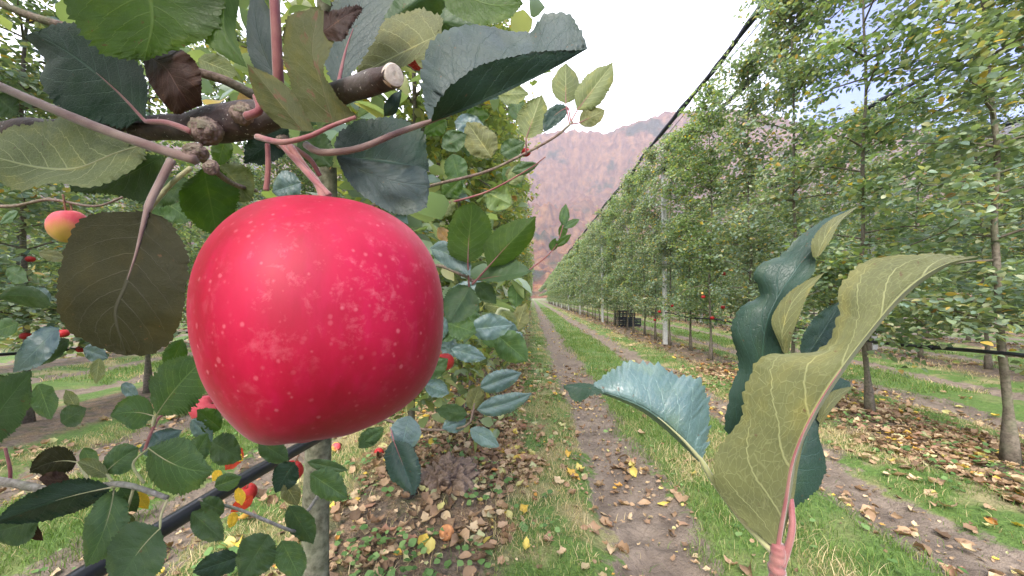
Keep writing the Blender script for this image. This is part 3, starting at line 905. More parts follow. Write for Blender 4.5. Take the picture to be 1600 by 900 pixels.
# molehill of crumbly soil
def lump_mesh(name, rx, ry, rz, seed, n=70, rough=0.32):
    th, ph = np.meshgrid(np.linspace(0, 2 * np.pi, n, endpoint=False), np.linspace(0.0, np.pi * 0.56, n // 2))
    X, Y, Z = np.sin(ph) * np.cos(th), np.sin(ph) * np.sin(th), np.cos(ph)
    k = 1 + 0.45 * (fbm(X * 3 + 4, Y * 3 + Z * 2, 3, seed) - 0.5) + rough * (vnoise(X * 5.3 + 2, Y * 5.3 + 7, seed + 3) + 0.6 * vnoise(X * 12, Y * 12, seed + 4) + 0.35 * vnoise(X * 26, Y * 26, seed + 5) - 1.0)
    V = np.stack([X * rx * k, Y * ry * k, Z * rz * k], -1).reshape(-1, 3)
    a = np.arange(n // 2 - 1)[:, None] * n; b_ = np.arange(n)[None]; b2 = (b_ + 1) % n
    F = np.stack([(a + b_).ravel(), (a + n + b_).ravel(), (a + n + b2).ravel(), (a + b2).ravel()], 1)
    return mesh_np(name, V, F)


M_SOIL = mat_simple("crumbly_soil", (0.21, 0.155, 0.115), 0.95, 0.1, 70, 0.3, 0.9, 0.012)
e = link("molehill", lump_mesh("molehill", 0.16, 0.15, 0.105, 5, n=150, rough=0.55), None, M_SOIL)
e.location = (-0.47, 2.1, GZ(-0.47, 2.1) - 0.01)
tag(e, "crumbly brown molehill rising from the fallen leaves below the apple", "molehill")
st = link("plant_stake", MB().tube([(0, 0, -0.03), (0.002, 0, 0.06), (0.0, 0.003, 0.15)], [0.016, 0.015, 0.014], 10).mesh("plant_stake"), None, M_CONC)
st.location = (-0.8, 2.25, GZ(-0.8, 2.25)); tag(st, "short pale stake stub sticking out of the soil strip", "stake")

# ------------------------------------------------------------------ apples
def mat_apple(name, deep, pink, yellow=None, big=False):
    t = NT(name); v = obj_coord(t)
    sc = 1.0
    sep = t.n("ShaderNodeSeparateXYZ"); t.l(v, sep.inputs[0])
    mp = t.n("ShaderNodeMapping"); mp.inputs["Scale"].default_value = (1, 1, 0.35); t.l(v, mp.inputs[0])
    n1 = t.noise(mp.outputs[0], 55, 5, 0.6); n2 = t.noise(mp.outputs[0], 260, 5, 0.65); n0 = t.noise(v, 22, 3)
    col = t.mix(t.mapr(t.math('ADD', n1, t.math('MULTIPLY', n0, 0.6)), 0.62, 1.0), (*deep, 1), (*pink, 1))
    streak = t.mapr(n2, 0.5, 0.72, 0, 0.28)
    col = t.mix(streak, col, (min(1, pink[0] * 1.1), pink[1] * 2.2, pink[2] * 1.8, 1))
    if yellow:
        w_ = t.math('ADD', sep.outputs[2], t.math('MULTIPLY', sep.outputs[0], -0.8))
        col = t.mix(t.mapr(t.math('ADD', w_, t.math('MULTIPLY', n1, 0.02)), -0.03, 0.008, 1, 0, True), col, (*yellow, 1))
    # lenticels
    vo = t.n("ShaderNodeTexVoronoi"); t.l(v, vo.inputs["Vector"]); vo.inputs["Scale"].default_value = 400
    sepc = t.n("ShaderNodeSeparateColor"); t.l(vo.outputs["Color"], sepc.inputs[0])
    rad = t.mapr(sepc.outputs[0], 0.1, 1.0, 0.03, 0.22)
    dd = t.math('ADD', vo.outputs["Distance"], t.math('MULTIPLY', t.math('SUBTRACT', n2, 0.5), 0.6))
    dot = t.math('MULTIPLY', t.mapr(t.math('SUBTRACT', dd, rad), -0.12, 0.12, 1, 0, True), t.math('MULTIPLY_ADD', sepc.outputs[1], 0.17, 0.03))
    # waxy smears
    mp2 = t.n("ShaderNodeMapping"); mp2.inputs["Scale"].default_value = (1, 1, 1.1); t.l(v, mp2.inputs[0])
    n3 = t.noise(mp2.outputs[0], 230, 6, 0.7, 0.3)
    smear = t.math('MULTIPLY', t.mapr(n3, 0.54, 0.74, 0, 0.2), t.mapr(n0, 0.42, 0.6))
    mk = t.math('MAXIMUM', dot, smear)
    col = t.mix(mk, col, (0.78, 0.3, 0.33, 1))
    h = t.math('ADD', t.math('MULTIPLY', n2, 0.3), t.math('MULTIPLY', mk, 0.6))
    return t.done(t.bsdf(col, t.mapr(n1, 0.3, 0.7, 0.46, 0.58), 0.28, t.bump(h, 0.25, 0.0006), Sheen_Weight=0.1, Sheen_Roughness=0.3,
                         Sheen_Tint=(1, 0.8, 0.88, 1), Coat_Weight=0.0, Coat_Roughness=0.42))


M_APPLE = mat_apple("apple_skin_crimson", (0.21, 0.0, 0.011), (0.34, 0.001, 0.030))
M_APPLE_S = mat_apple("apple_skin_red", (0.3, 0.006, 0.012), (0.42, 0.03, 0.02))
M_APPLE_Y = mat_apple("apple_skin_blushed", (0.5, 0.04, 0.06), (0.6, 0.09, 0.1), (0.6, 0.42, 0.08))
M_STALK = mat_bark("apple_stalk", (0.2, 0.07, 0.06), (0.33, 0.2, 0.12), 400)

OUT = [(456,307),(514,309),(560,316),(606,333),(646,361),(674,400),(687,441),(691,500),(687,549),(676,585),(651,618),(612,647),(563,669),(514,689),(475,700),
       (436,701),(400,692),(366,662),(333,617),(310,559),(299,505),(298,466),(305,422),(322,383),(350,348),(382,325),(418,312)]
AC = P(493, 503, 0.126)
ax = CAMM[:3, 3] - AC; dist = np.linalg.norm(ax); W = ax / dist
Uv = np.cross([0, 0, 1.0], W); Uv /= np.linalg.norm(Uv); Vv = np.cross(W, Uv)
ang_, rad_ = [], []
for (qx, qy) in OUT:
    ray = P(qx, qy, 1.0) - CAMM[:3, 3]
    tt = (AC - CAMM[:3, 3]).dot(W) / ray.dot(W)
    q = CAMM[:3, 3] + ray * tt - AC
    rho = np.hypot(q.dot(Uv), q.dot(Vv))
    ang_.append(math.atan2(q.dot(Vv), q.dot(Uv))); rad_.append(dist * math.sin(math.atan(rho / dist)))
o_ = np.argsort(ang_); ang_ = np.array(ang_)[o_]; rad_ = np.array(rad_)[o_]
ang3 = np.concatenate([ang_ - 2 * np.pi, ang_, ang_ + 2 * np.pi]); rad3 = np.tile(rad_, 3)
nth, nph = 200, 130
th = np.linspace(-np.pi, np.pi, nth, endpoint=False)
Rt = np.interp(th, ang3, rad3)
kk = np.exp(-np.linspace(-2, 2, 13) ** 2); kk /= kk.sum()
Rt = np.convolve(np.concatenate([Rt[-6:], Rt, Rt[:6]]), kk, 'valid')
ph = np.linspace(0, np.pi, nph)
TH, PH = np.meshgrid(th, ph)
RR = np.tile(Rt, (nph, 1))
sg = np.abs(np.sin(PH)) ** 0.9; cg = np.sign(np.cos(PH)) * np.abs(np.cos(PH)) ** 0.92
# the silhouette ring sits a little in front of the mid plane
loc = (RR * sg * np.cos(TH))[..., None] * Uv + (RR * sg * np.sin(TH))[..., None] * Vv + (0.0385 * cg)[..., None] * W
topd = Vv * math.cos(0.32) - W * math.sin(0.32) + Uv * 0.06; topd /= np.linalg.norm(topd)
dirn = loc / (np.linalg.norm(loc, axis=-1)[..., None] + 1e-9)
d_t = np.arccos(np.clip((dirn * topd).sum(-1), -1, 1)); d_b = np.arccos(np.clip((dirn * -topd).sum(-1), -1, 1))
azl = np.arctan2((dirn * Uv).sum(-1), (dirn * W).sum(-1))
fac = 1 - 0.42 * np.exp(-(d_t / 0.26) ** 2) - 0.1 * np.exp(-(d_b / 0.2) ** 2) * (1 + 0.2 * np.cos(5 * azl))
loc = loc * fac[..., None]
V = loc.reshape(-1, 3)
a = np.arange(nph - 1)[:, None] * nth; b_ = np.arange(nth)[None]; b2 = (b_ + 1) % nth
F = np.stack([(a + b_).ravel(), (a + nth + b_).ravel(), (a + nth + b2).ravel(), (a + b2).ravel()], 1)
me = mesh_np("big_apple_skin", V, F)
big = empty("apple", AC); tag(big, "big crimson red apple with pale speckles hanging from the cut branch", "apple")
link("fruit", me, big, M_APPLE)
dimple = AC + topd * 0.0385 * 0.62
stalk = spl([P(452, 228, 0.158), P(476, 262, 0.156), P(500, 295, 0.150), dimple + topd * 0.012, dimple], 20)
link("stalk", MB().tube(stalk - AC, np.linspace(0.0016, 0.0013, 20), 10).mesh("stalk"), big, M_SHOOT)


def small_apple_mesh(seed):
    n, m = 36, 26
    th, ph = np.meshgrid(np.linspace(0, 2 * np.pi, n, endpoint=False), np.linspace(0.001, np.pi - 0.001, m))
    r = 0.5 * (1 - 0.38 * np.exp(-(ph / 0.32) ** 2) - 0.2 * np.exp(-((np.pi - ph) / 0.25) ** 2))
    r = r * (1 + 0.05 * np.sin(th + seed) + 0.025 * np.cos(5 * th) * (ph > 1.8)) * (1 - 0.1 * np.clip(ph - 1.6, 0, 2) / 1.5)
    V = np.stack([r * np.sin(ph) * np.cos(th) * 1.04, r * np.sin(ph) * np.sin(th) * 1.04, r * np.cos(ph) * 0.92], -1).reshape(-1, 3)
    a = np.arange(m - 1)[:, None] * n; b_ = np.arange(n)[None]; b2 = (b_ + 1) % n
    F = np.stack([(a + b_).ravel(), (a + n + b_).ravel(), (a + n + b2).ravel(), (a + b2).ravel()], 1)
    return V, F


def small_apple(px, py, d, dia, mat, label, tilt=(0, 0), group=None, xyz=None, stalk=True):
    c = xyz if xyz is not None else P(px, py, d)
    V, F = small_apple_mesh(px)
    e = empty("apple", c); tag(e, label, "apple", group)
    e.rotation_euler = (tilt[0], tilt[1], px % 6)
    link("fruit", mesh_np("apple_fruit", V * dia, F), e, mat)
    s = spl([(0, 0, dia * 0.28), (0.002, 0, dia * 0.5), (0.006, 0.002, dia * 0.5 + 0.018)], 8)
    link("stalk", MB().tube(s, np.linspace(0.0013, 0.0017, 8), 6).mesh("stalk"), e, M_STALK)
    return e


small_apple(107, 355, 0.62, 0.056, M_APPLE_Y, "pink and yellow apple hanging from a thin twig by the dark leaf", (0.05, 0.1)).scale = (0.88, 0.88, 1.12)
small_apple(651, 88, 0.75, 0.052, M_APPLE_S, "red apple high up beside the sawn branch end", (0.1, -0.15))
small_apple(324, 640, 0.62, 0.045, M_APPLE_Y, "pink apple peeping out at lower left of the big apple", (0.1, 0.7))
small_apple(693, 566, 0.8, 0.045, M_APPLE_S, "dark red apple tucked behind the right edge of the big apple", (0.1, 0.2))
small_apple(456, 736, 0.9, 0.05, M_APPLE_S, "red apple among leaves beneath the big apple", (0.1, 0.3))
small_apple(384, 770, 0.95, 0.046, M_APPLE_S, "red apple above the thick black pipe", (0.2, 0.3))
small_apple(48, 405, 3.0, 0.055, M_APPLE_S, "distant red apple just below the pink and yellow apple", group=None)
for (x_, y_, d_, l_) in ((40, 525, 3.0, "far red apple low over the pipe across the grass strip"), (98, 521, 2.6, "brightest far red apple under the dark hanging leaf"),
                         (42, 438, 3.2, "small far red apple midway down the trunk across the grass strip"), (125, 546, 3.4, "tiny far red apple above the far pipe across the grass strip"),
                         (1113, 497, 6.0, "red apple hanging lowest by a trunk of the facing row"), (1099, 464, 6.2, "red apple on a low branch of the facing row"),
                         (1131, 428, 5.9, "orange red apple at mid height in the facing row, above two lower apples"), (1030, 487, 8.2, "red apple beside the pale concrete post"),
                         (1023, 500, 8.6, "dark red apple low left of the pale concrete post"), (1130, 480, 5.6, "red apple half hidden behind the tall dark leaf"),
                         (1050, 478, 7.6, "red apple just right of the pale concrete post"), (822, 238, 2.6, "small orange apple high in the near row beside the long twig")):
    small_apple(x_, y_, d_, 0.064, M_APPLE_S, l_)
for (x_, y_, l_, m_) in ((-0.99, 2.45, "fallen red apple lying on the soil strip", M_APPLE_S), (-1.35, 2.6, "fallen pink apple lying beside the trunk in the litter", M_APPLE_Y),
                         (-0.36, 1.62, "rotten orange brown windfall among dead leaves at the path side", mat_simple("rotten_apple", (0.45, 0.2, 0.08), 0.7, 0.3, 50, 0.4))):
    small_apple(int(abs(x_) * 100), 0, 0, 0.06, m_, l_, (1.2, 0.5), xyz=(x_, y_, GZ(x_, y_) + 0.028))

# ------------------------------------------------------------------ close-up trees and leaves
T0 = empty("apple_tree", (ROW, 0.04, 0)); tag(T0, "apple tree close to the lens bearing the sawn branch and the big apple", "apple tree")
T1 = empty("apple_tree", (ROW, 1.0, 0)); tag(T1, "apple tree with bare lichened trunk just beneath the big red apple", "apple tree")
T2 = empty("apple_shoot", P(1215, 980, 0.14)); tag(T2, "upright shoot tip of pink stalked leaves standing over the wheel track", "shoot")
ORG = {T0.name: np.array(T0.location), T1.name: np.array(T1.location), T2.name: np.array(T2.location)}


def resample(q, n): return spl([P(*a_) for a_ in q], n)


def leaf(par, mat, mid, Ls, Rs, cup=0.0, ser=1.0, teeth=30, under=False, wav=0.0, seed=0, pet=None, petr=0.00075, petmat=None, raw=False, n=None):
    """blade through three curves base->tip: left edge, midrib, right edge (photo px + depth), its stalk a sub-part"""
    r = np.random.default_rng(seed + 991)
    mid_px, L_px, R_px = mid, Ls, Rs
    n = n or 120
    if raw: C, A, B = [spl(q, n) for q in (mid, Ls, Rs)]
    else: C, A, B = resample(mid, n), resample(Ls, n), resample(Rs, n)
    poly = np.concatenate([A, B[::-1]])
    s = np.linspace(0, 1, n)
    M = 7
    ts = np.linspace(0, 1, M)
    view = C - CAMM[:3, 3]; view /= np.linalg.norm(view, axis=1)[:, None]
    env = np.clip(np.minimum(s / 0.06, (1 - s) / 0.04), 0, 1)
    rows = []
    for E, sgn in ((A, -1), (B, 1)):
        D = E - C; W_ = np.linalg.norm(D, axis=1)
        out = D / (W_[:, None] + 1e-9)
        sw = s + 0.035 * (vnoise(s * 11, 0 * s + sgn, seed + 21) - 0.5)
        tooth = np.mod(sw * teeth + 0.3 * sgn, 1.0) ** 0.7 * (0.4 + 0.9 * hash2(np.floor(sw * teeth + 0.3 * sgn), np.zeros_like(s), seed + 31))
        tooth = (tooth - 0.5) * (0.75 + 0.5 * vnoise(s * teeth, 0 * s, seed + 3)) + 1.1 * (vnoise(s * 7 + 3, 0 * s + sgn, seed) - 0.5) + 0.6 * (vnoise(s * 60, 0 * s, seed + 9) - 0.5)
        size = W_.max()
        E2 = E + out * (tooth * env * ser * size * 0.085)[:, None]
        D = E2 - C
        half = []
        for tq in ts:
            q = C + D * tq - view * (cup * W_ * math.sin(math.pi * tq) * 0.35)[:, None]
            if wav: q = q - view * (wav * W_ * tq * (fbm(s * 5 + 7 * sgn, s * 0 + tq * 1.5, 3, seed + 17) - 0.5))[:, None]
            # quilting between side veins
            kq = (s - 0.3 * tq ** 1.15) * (7.0 if mat == 'khaki' else 8.5) + (0.45 if sgn > 0 else 0)
            q = q - view * ((1 if not under else -1) * 0.05 * size * (0.5 + 0.5 * np.cos(2 * np.pi * kq)) * min(1, tq * 3) * (1 - 0.6 * tq) * env)[:, None]
            half.append(q)
        rows.append(half)
    grid = rows[0][::-1] + rows[1][1:]
    G = np.stack(grid, 1)                                     # n, 2M-1, 3
    m = G.shape[1]
    a = np.arange(n - 1)[:, None] * m; b_ = np.arange(m - 1)[None]
    F = np.stack([(a + b_).ravel(), (a + b_ + 1).ravel(), (a + m + b_ + 1).ravel(), (a + m + b_).ravel()], 1)
    uv = np.stack(np.broadcast_arrays(np.linspace(0, 1, m)[None], s[:, None]), -1).reshape(-1, 2)
    # which way does the sheet face as laid out?
    px, py, _ = proj(poly)
    area = np.sum(px * np.roll(py, -1) - np.roll(px, -1) * py)
    front = area > 0
    if front == under: F = F[:, ::-1]
    org = ORG[par.name]
    me = mesh_np("leaf", G.reshape(-1, 3) - org, F, uv)
    # tangent uv seams are not needed; a blade is one sheet
    o = link("leaf", me, par, ML[mat])
    if pet is not None:
        pp = [P(*q) for q in pet] if not raw else [np.array(q) for q in pet]
        rib = C[:int(n * 0.5):4]
        # stalk runs on as the raised midrib under the blade
        path = np.concatenate([spl(pp + [C[0]], 14)[:-1], rib])
        rr = np.concatenate([np.linspace(petr * 1.25, petr, 13), np.linspace(petr * 0.75, petr * 0.1, len(rib))])
        nrm = view[:1] * 0
        mb = MB().tube(path - org, rr, 8)
        st_ = link("leaf_stalk", mb.mesh("leaf_stalk"), o, petmat or M_PET)
    return o


def gl(par, mat, base, tip, w, bend=(0, 0, 0), eL=0.0, eR=0.0, pet=None, seed=None, wl=1.0, wr=1.0, **kw):
    """ovate apple leaf from base (x,y,d) to tip (x,y,d); w = half width in px at mid depth; eL/eR push the margins away from the lens (m)"""
    gl.k += 1
    seed = gl.k if seed is None else seed
    b = np.array(base, float); t_ = np.array(tip, float); mid = (b + t_) / 2 + np.array(bend, float)
    s = np.linspace(0, 1, 11)
    c = np.array([(1 - q) ** 2 * b + 2 * q * (1 - q) * (2 * mid - (b + t_) / 2) + q * q * t_ for q in s])
    tg = np.gradient(c[:, :2], axis=0); tg /= np.linalg.norm(tg, axis=1)[:, None] + 1e-9
    nl = np.stack([tg[:, 1], -tg[:, 0]], 1)                  # left of travel when y points down
    prof = np.sin(np.pi * np.clip(s, 0, 1) ** 0.82) ** 0.72; prof[0] = 0.04; prof[-1] = 0.0
    prof[-2] *= 0.8
    L_ = [(c[i, 0] + nl[i, 0] * w * wl * prof[i], c[i, 1] + nl[i, 1] * w * wl * prof[i], c[i, 2] + eL * prof[i]) for i in range(11)]
    R_ = [(c[i, 0] - nl[i, 0] * w * wr * prof[i], c[i, 1] - nl[i, 1] * w * wr * prof[i], c[i, 2] + eR * prof[i]) for i in range(11)]
    kw.setdefault('wav', 0.8)
    rq = np.random.default_rng(seed * 7 + 5)
    wm = w * b[2] / FPX
    if eL == 0: eL = wm * rq.uniform(-0.7, 0.5)
    if eR == 0: eR = wm * rq.uniform(-0.7, 0.5)
    kw.setdefault('cup', rq.uniform(-0.5, 0.6))
    kw.setdefault('ser', rq.uniform(0.9, 1.5))
    t_[2] += wm * rq.uniform(-0.6, 1.0)
    mid = mid + np.array([w * rq.uniform(-0.25, 0.25), w * rq.uniform(-0.2, 0.2), -wm * rq.uniform(-0.2, 0.6)])
    wl, wr = wl * rq.uniform(0.8, 1.1), wr * rq.uniform(0.8, 1.1)
    return leaf(par, mat, [tuple(q) for q in c], L_, R_, seed=seed, pet=pet, **kw)
gl.k = 0


def twig(par, name, pts, r0, r1, mat, seg=12, knob=0.15, n=None, extra=None):
    n = n or 14 * (len(pts) - 1)
    pth = spl([P(*q) for q in pts], n) - ORG[par.name]
    rr = np.linspace(r0, r1, n)
    if extra is not None: rr = rr * extra(np.linspace(0, 1, n))
    return link(name, MB().tube(pth, rr, seg, knob=knob, seed=len(pts)).mesh(name), par, mat)


#@@PART3
# ---- the sawn branch
o_ = ORG[T0.name]
pth = spl([np.array([ROW, 0.04, 1.32]), np.array([-0.42, 0.07, 1.27]), P(-120, 190, 0.215), P(60, 205, 0.2), P(190, 202, 0.186), P(262, 200, 0.18), P(330, 196, 0.176), P(400, 186, 0.173),
           P(470, 164, 0.17), P(540, 143, 0.163), P(616, 118, 0.137)], 90)
s_ = np.linspace(0, 1, 90)
px_ = proj(pth)[0]
rr = np.interp(px_, [-2000, -100, 190, 300, 335, 400, 455, 520, 617], [0.014, 0.008, 0.0052, 0.0058, 0.0082, 0.0078, 0.0062, 0.0052, 0.0040])
V, Q, Tt = tube_arr(pth - o_, rr, 20, cap=False, knob=0.28, seed=4)
br = link("branch", MB().add(V, Q).mesh("branch"), T0)
t = NT("branch_bark"); v = obj_coord(t)
n = t.noise(v, 160, 6, 0.65); n2 = t.noise(v, 38, 3); n3 = t.noise(v, 600, 3)
c = t.mix(t.mapr(n, 0.35, 0.65), (0.02, 0.011, 0.011, 1), (0.07, 0.042, 0.036, 1))
c = t.mix(t.mapr(n2, 0.54, 0.64, 0, 0.6), c, (0.12, 0.105, 0.095, 1))
c = t.mix(t.mapr(n3, 0.66, 0.7, 0, 0.8), c, (0.45, 0.42, 0.38, 1))
br.data.materials.append(t.done(t.bsdf(c, 0.6, 0.4, t.bump(n, 0.5, 0.002))))
# sawn end: a wooden disc closing the tube, ringed by bark
end, dire = pth[-1], (pth[-1] - pth[-3]); dire /= np.linalg.norm(dire)
ua = np.cross(dire, [0, 0, 1]); ua /= np.linalg.norm(ua); ub = np.cross(dire, ua)
Vd = [end - o_ + dire * 0.0004]
for q, (rq, dq) in enumerate(((0.0014, 0.0006), (0.0027, 0.0005), (0.0036, 0.0003), (0.0042, -0.0012))):
    for k in range(24):
        an = k * 2 * math.pi / 24
        Vd.append(end - o_ + dire * dq + (ua * math.cos(an) + ub * math.sin(an)) * rq * (1 + 0.04 * math.sin(3 * an)))
Fd = [(0, 1 + k, 1 + (k + 1) % 24) for k in range(24)]
Qd = [(1 + q * 24 + k, 1 + (q + 1) * 24 + k, 1 + (q + 1) * 24 + (k + 1) % 24, 1 + q * 24 + (k + 1) % 24) for q in range(3) for k in range(24)]
t = NT("sawn_wood"); v = obj_coord(t)
n = t.noise(v, 500, 5, 0.7); n2 = t.noise(v, 180, 2)
c = t.mix(t.mapr(n, 0.35, 0.65), (0.42, 0.33, 0.25, 1), (0.66, 0.58, 0.48, 1)); c = t.mix(t.mapr(n2, 0.5, 0.65, 0, 0.5), c, (0.38, 0.3, 0.27, 1))
link("sawn_end", MB().add(Vd, Qd, Fd).mesh("sawn_end", False), br, t.done(t.bsdf(c, 0.8, 0.2, t.bump(n, 0.5, 0.0006))))

trunk0 = spl([(ROW, 0.04, -0.05), (ROW + 0.02, 0.03, 0.8), (ROW, 0.04, 1.5), (ROW - 0.02, 0.06, 3.0), (ROW, 0.05, 4.3)], 40) - o_
link("trunk", MB().tube(trunk0, np.interp(trunk0[:, 2], [0, 0.2, 1.5, 4.3], [0.045, 0.034, 0.028, 0.006]), 14, knob=0.3).mesh("trunk"), T0, M_TRUNKLOW)


def keep0(p):
    x, y, d = proj(p + o_)
    vis = (d > -0.02) & (x > -250) & (x < 1850) & (y > -250) & (y < 1150)
    return ~vis & (np.linalg.norm(p + o_ - CAMM[:3, 3], axis=1) > 0.25)
mb, LV, LF = tree_arrays(400, 3200, keep=keep0)
link("crown", mesh_np("near_crown", LV, LF), T0, M_FOL)

# knobby spur where the stalks meet
for (q, r_, sq) in (((306, 238, 0.162), 0.0052, 0.8), ((330, 262, 0.158), 0.0034, 1), ((322, 205, 0.166), 0.0075, 0.9), ((380, 178, 0.166), 0.0055, 1), ((442, 222, 0.162), 0.0034, 1)):
    V_ = lump_mesh("spur", r_ * 0.85, r_ * 0.75, r_ * sq * 0.85, int(q[0]), rough=0.12)
    o = link("spur", V_, T0, M_TWIG); o.location = Vector(P(*q) - o_)
    o2 = link("spur", V_, o); o2.rotation_euler.x = math.pi

twig(T0, "twig", [(-160, 60, 0.2), (0, 135, 0.175), (150, 198, 0.165), (240, 230, 0.162), (306, 250, 0.16)], 0.0019, 0.0020, M_SHOOTG, knob=0.1)
twig(T0, "twig", [(-40, -12, 0.22), (40, 22, 0.21), (110, 44, 0.2), (200, 75, 0.2), (300, 110, 0.195), (350, 125, 0.19), (402, 152, 0.18)], 0.0019, 0.0022, M_TWIG)
twig(T0, "twig", [(425, -60, 0.15), (430, 20, 0.152), (434, 100, 0.156), (437, 165, 0.162)], 0.0017, 0.0021, M_SHOOT, knob=0.05)
twig(T0, "twig", [(306, 240, 0.16), (360, 285, 0.2), (400, 298, 0.24)], 0.0014, 0.0012, M_TWIG)
twig(T0, "twig", [(418, 225, 0.17), (419, 262, 0.17), (416, 298, 0.17)], 0.0010, 0.0012, M_SHOOT)

A = leaf
# B1 hanging big green leaf along the top edge (underside, lit through)
A(T0, 'bright', [(230, -70, 0.15), (235, -10, 0.15), (238, 40, 0.152), (225, 95, 0.155)],
  [(205, -75, 0.15), (95, -45, 0.156), (108, 25, 0.158), (150, 78, 0.156), (205, 95, 0.155), (225, 95, 0.155)],
  [(255, -75, 0.15), (350, -40, 0.158), (352, 10, 0.16), (330, 55, 0.158), (280, 78, 0.156), (225, 95, 0.155)], seed=1, under=True, wav=0.3, ser=0.7)
A(T0, 'bright', [(345, -60, 0.16), (350, 0, 0.16), (352, 50, 0.16), (386, 106, 0.16)],
  [(300, -60, 0.158), (298, 10, 0.158), (318, 60, 0.158), (360, 95, 0.16), (386, 106, 0.16)],
  [(380, -60, 0.165), (374, 0, 0.165), (368, 50, 0.163), (378, 85, 0.161), (386, 106, 0.16)], seed=2, under=True, wav=0.3, ser=0.4)
# B2 dark leaf
A(T0, 'dark', [(228, 190, 0.17), (180, 140, 0.175), (120, 90, 0.18), (52, 50, 0.185)],
  [(228, 190, 0.17), (170, 196, 0.178), (95, 172, 0.182), (62, 128, 0.186), (72, 96, 0.188), (40, 58, 0.19), (52, 50, 0.185)],
  [(228, 190, 0.17), (226, 120, 0.172), (195, 75, 0.176), (150, 48, 0.18), (100, 36, 0.184), (52, 50, 0.185)], seed=3, wav=0.4, pet=[(300, 206, 0.162), (262, 192, 0.165)], petr=0.0011)
# B3 brown curled
A(T0, 'brown', [(228, 85, 0.165), (262, 110, 0.16), (280, 140, 0.16), (300, 170, 0.165)],
  [(222, 90, 0.165), (232, 125, 0.162), (255, 160, 0.162), (275, 178, 0.164), (300, 172, 0.165)],
  [(250, 78, 0.165), (285, 78, 0.158), (312, 110, 0.157), (314, 145, 0.16), (316, 165, 0.165)], seed=4, wav=0.9, ser=0.5, cup=0.4)
# B4 big pale underside at left
A(T0, 'pale', [(222, 228, 0.175), (180, 240, 0.172), (120, 263, 0.17), (60, 262, 0.172), (-30, 240, 0.175)],
  [(222, 228, 0.175), (180, 203, 0.178), (110, 183, 0.18), (55, 188, 0.182), (10, 200, 0.183), (-30, 240, 0.175)],
  [(222, 228, 0.175), (225, 255, 0.168), (150, 290, 0.165), (80, 285, 0.165), (20, 298, 0.168), (-30, 240, 0.175)], seed=5, under=True, wav=0.5, cup=0.2, ser=1.3,
  pet=[(300, 246, 0.164), (260, 232, 0.17)], petmat=M_PETG)
A(T0, 'green', [(255, 243, 0.18), (220, 262, 0.182), (170, 285, 0.185), (110, 300, 0.19)],
  [(255, 243, 0.18), (200, 238, 0.183), (150, 262, 0.187), (110, 280, 0.19), (110, 300, 0.19)],
  [(255, 243, 0.18), (262, 275, 0.178), (235, 310, 0.18), (170, 305, 0.185), (110, 300, 0.19)], seed=6, wav=0.3)
# B5 big brown-olive hanging leaf
A(T0, 'olive', [(229, 330, 0.15), (213, 395, 0.148), (196, 445, 0.146), (180, 490, 0.146), (198, 556, 0.15)],
  [(229, 330, 0.15), (150, 333, 0.152), (112, 362, 0.152), (88, 440, 0.15), (95, 500, 0.15), (140, 540, 0.15), (198, 556, 0.15)],
  [(229, 330, 0.15), (262, 345, 0.152), (296, 405, 0.152), (292, 460, 0.15), (275, 520, 0.15), (240, 552, 0.15), (198, 556, 0.15)], seed=7, wav=0.25, cup=0.1, under=True,
  pet=[(268, 250, 0.16), (250, 285, 0.156), (236, 312, 0.152)], petr=0.0013, petmat=M_SHOOTG, ser=0.6)
twig(T0, "leaf_stalk", [(298, 262, 0.16), (270, 285, 0.162), (240, 318, 0.165), (232, 330, 0.168)], 0.0009, 0.0011, M_PETG)
# B6 twisted olive leaf in front of the branch
A(T0, 'rust', [(520, 192, 0.148), (505, 140, 0.146), (488, 80, 0.148), (500, 8, 0.152)],
  [(470, 190, 0.15), (452, 130, 0.152), (440, 72, 0.154), (452, 25, 0.155), (486, 12, 0.154), (500, 8, 0.152)],
  [(562, 184, 0.148), (528, 150, 0.145), (506, 112, 0.145), (512, 88, 0.147), (522, 50, 0.15), (500, 8, 0.152)], seed=8, under=True, wav=0.3)
A(T0, 'brown', [(505, 50, 0.149), (525, 35, 0.147), (545, 22, 0.148), (570, 12, 0.15)],
  [(506, 18, 0.15), (522, 15, 0.148), (545, 10, 0.148), (570, 12, 0.15)],
  [(512, 62, 0.149), (536, 66, 0.147), (550, 42, 0.148), (570, 12, 0.15)], seed=9, wav=0.9, ser=1.4)
# B7
A(T0, 'rust', [(474, 205, 0.15), (440, 165, 0.15), (412, 130, 0.152), (386, 100, 0.155)],
  [(440, 200, 0.152), (405, 165, 0.154), (392, 130, 0.156), (386, 100, 0.155)],
  [(492, 205, 0.149), (462, 150, 0.15), (432, 122, 0.152), (386, 100, 0.155)], seed=10, under=True, wav=0.3, ser=0.5)
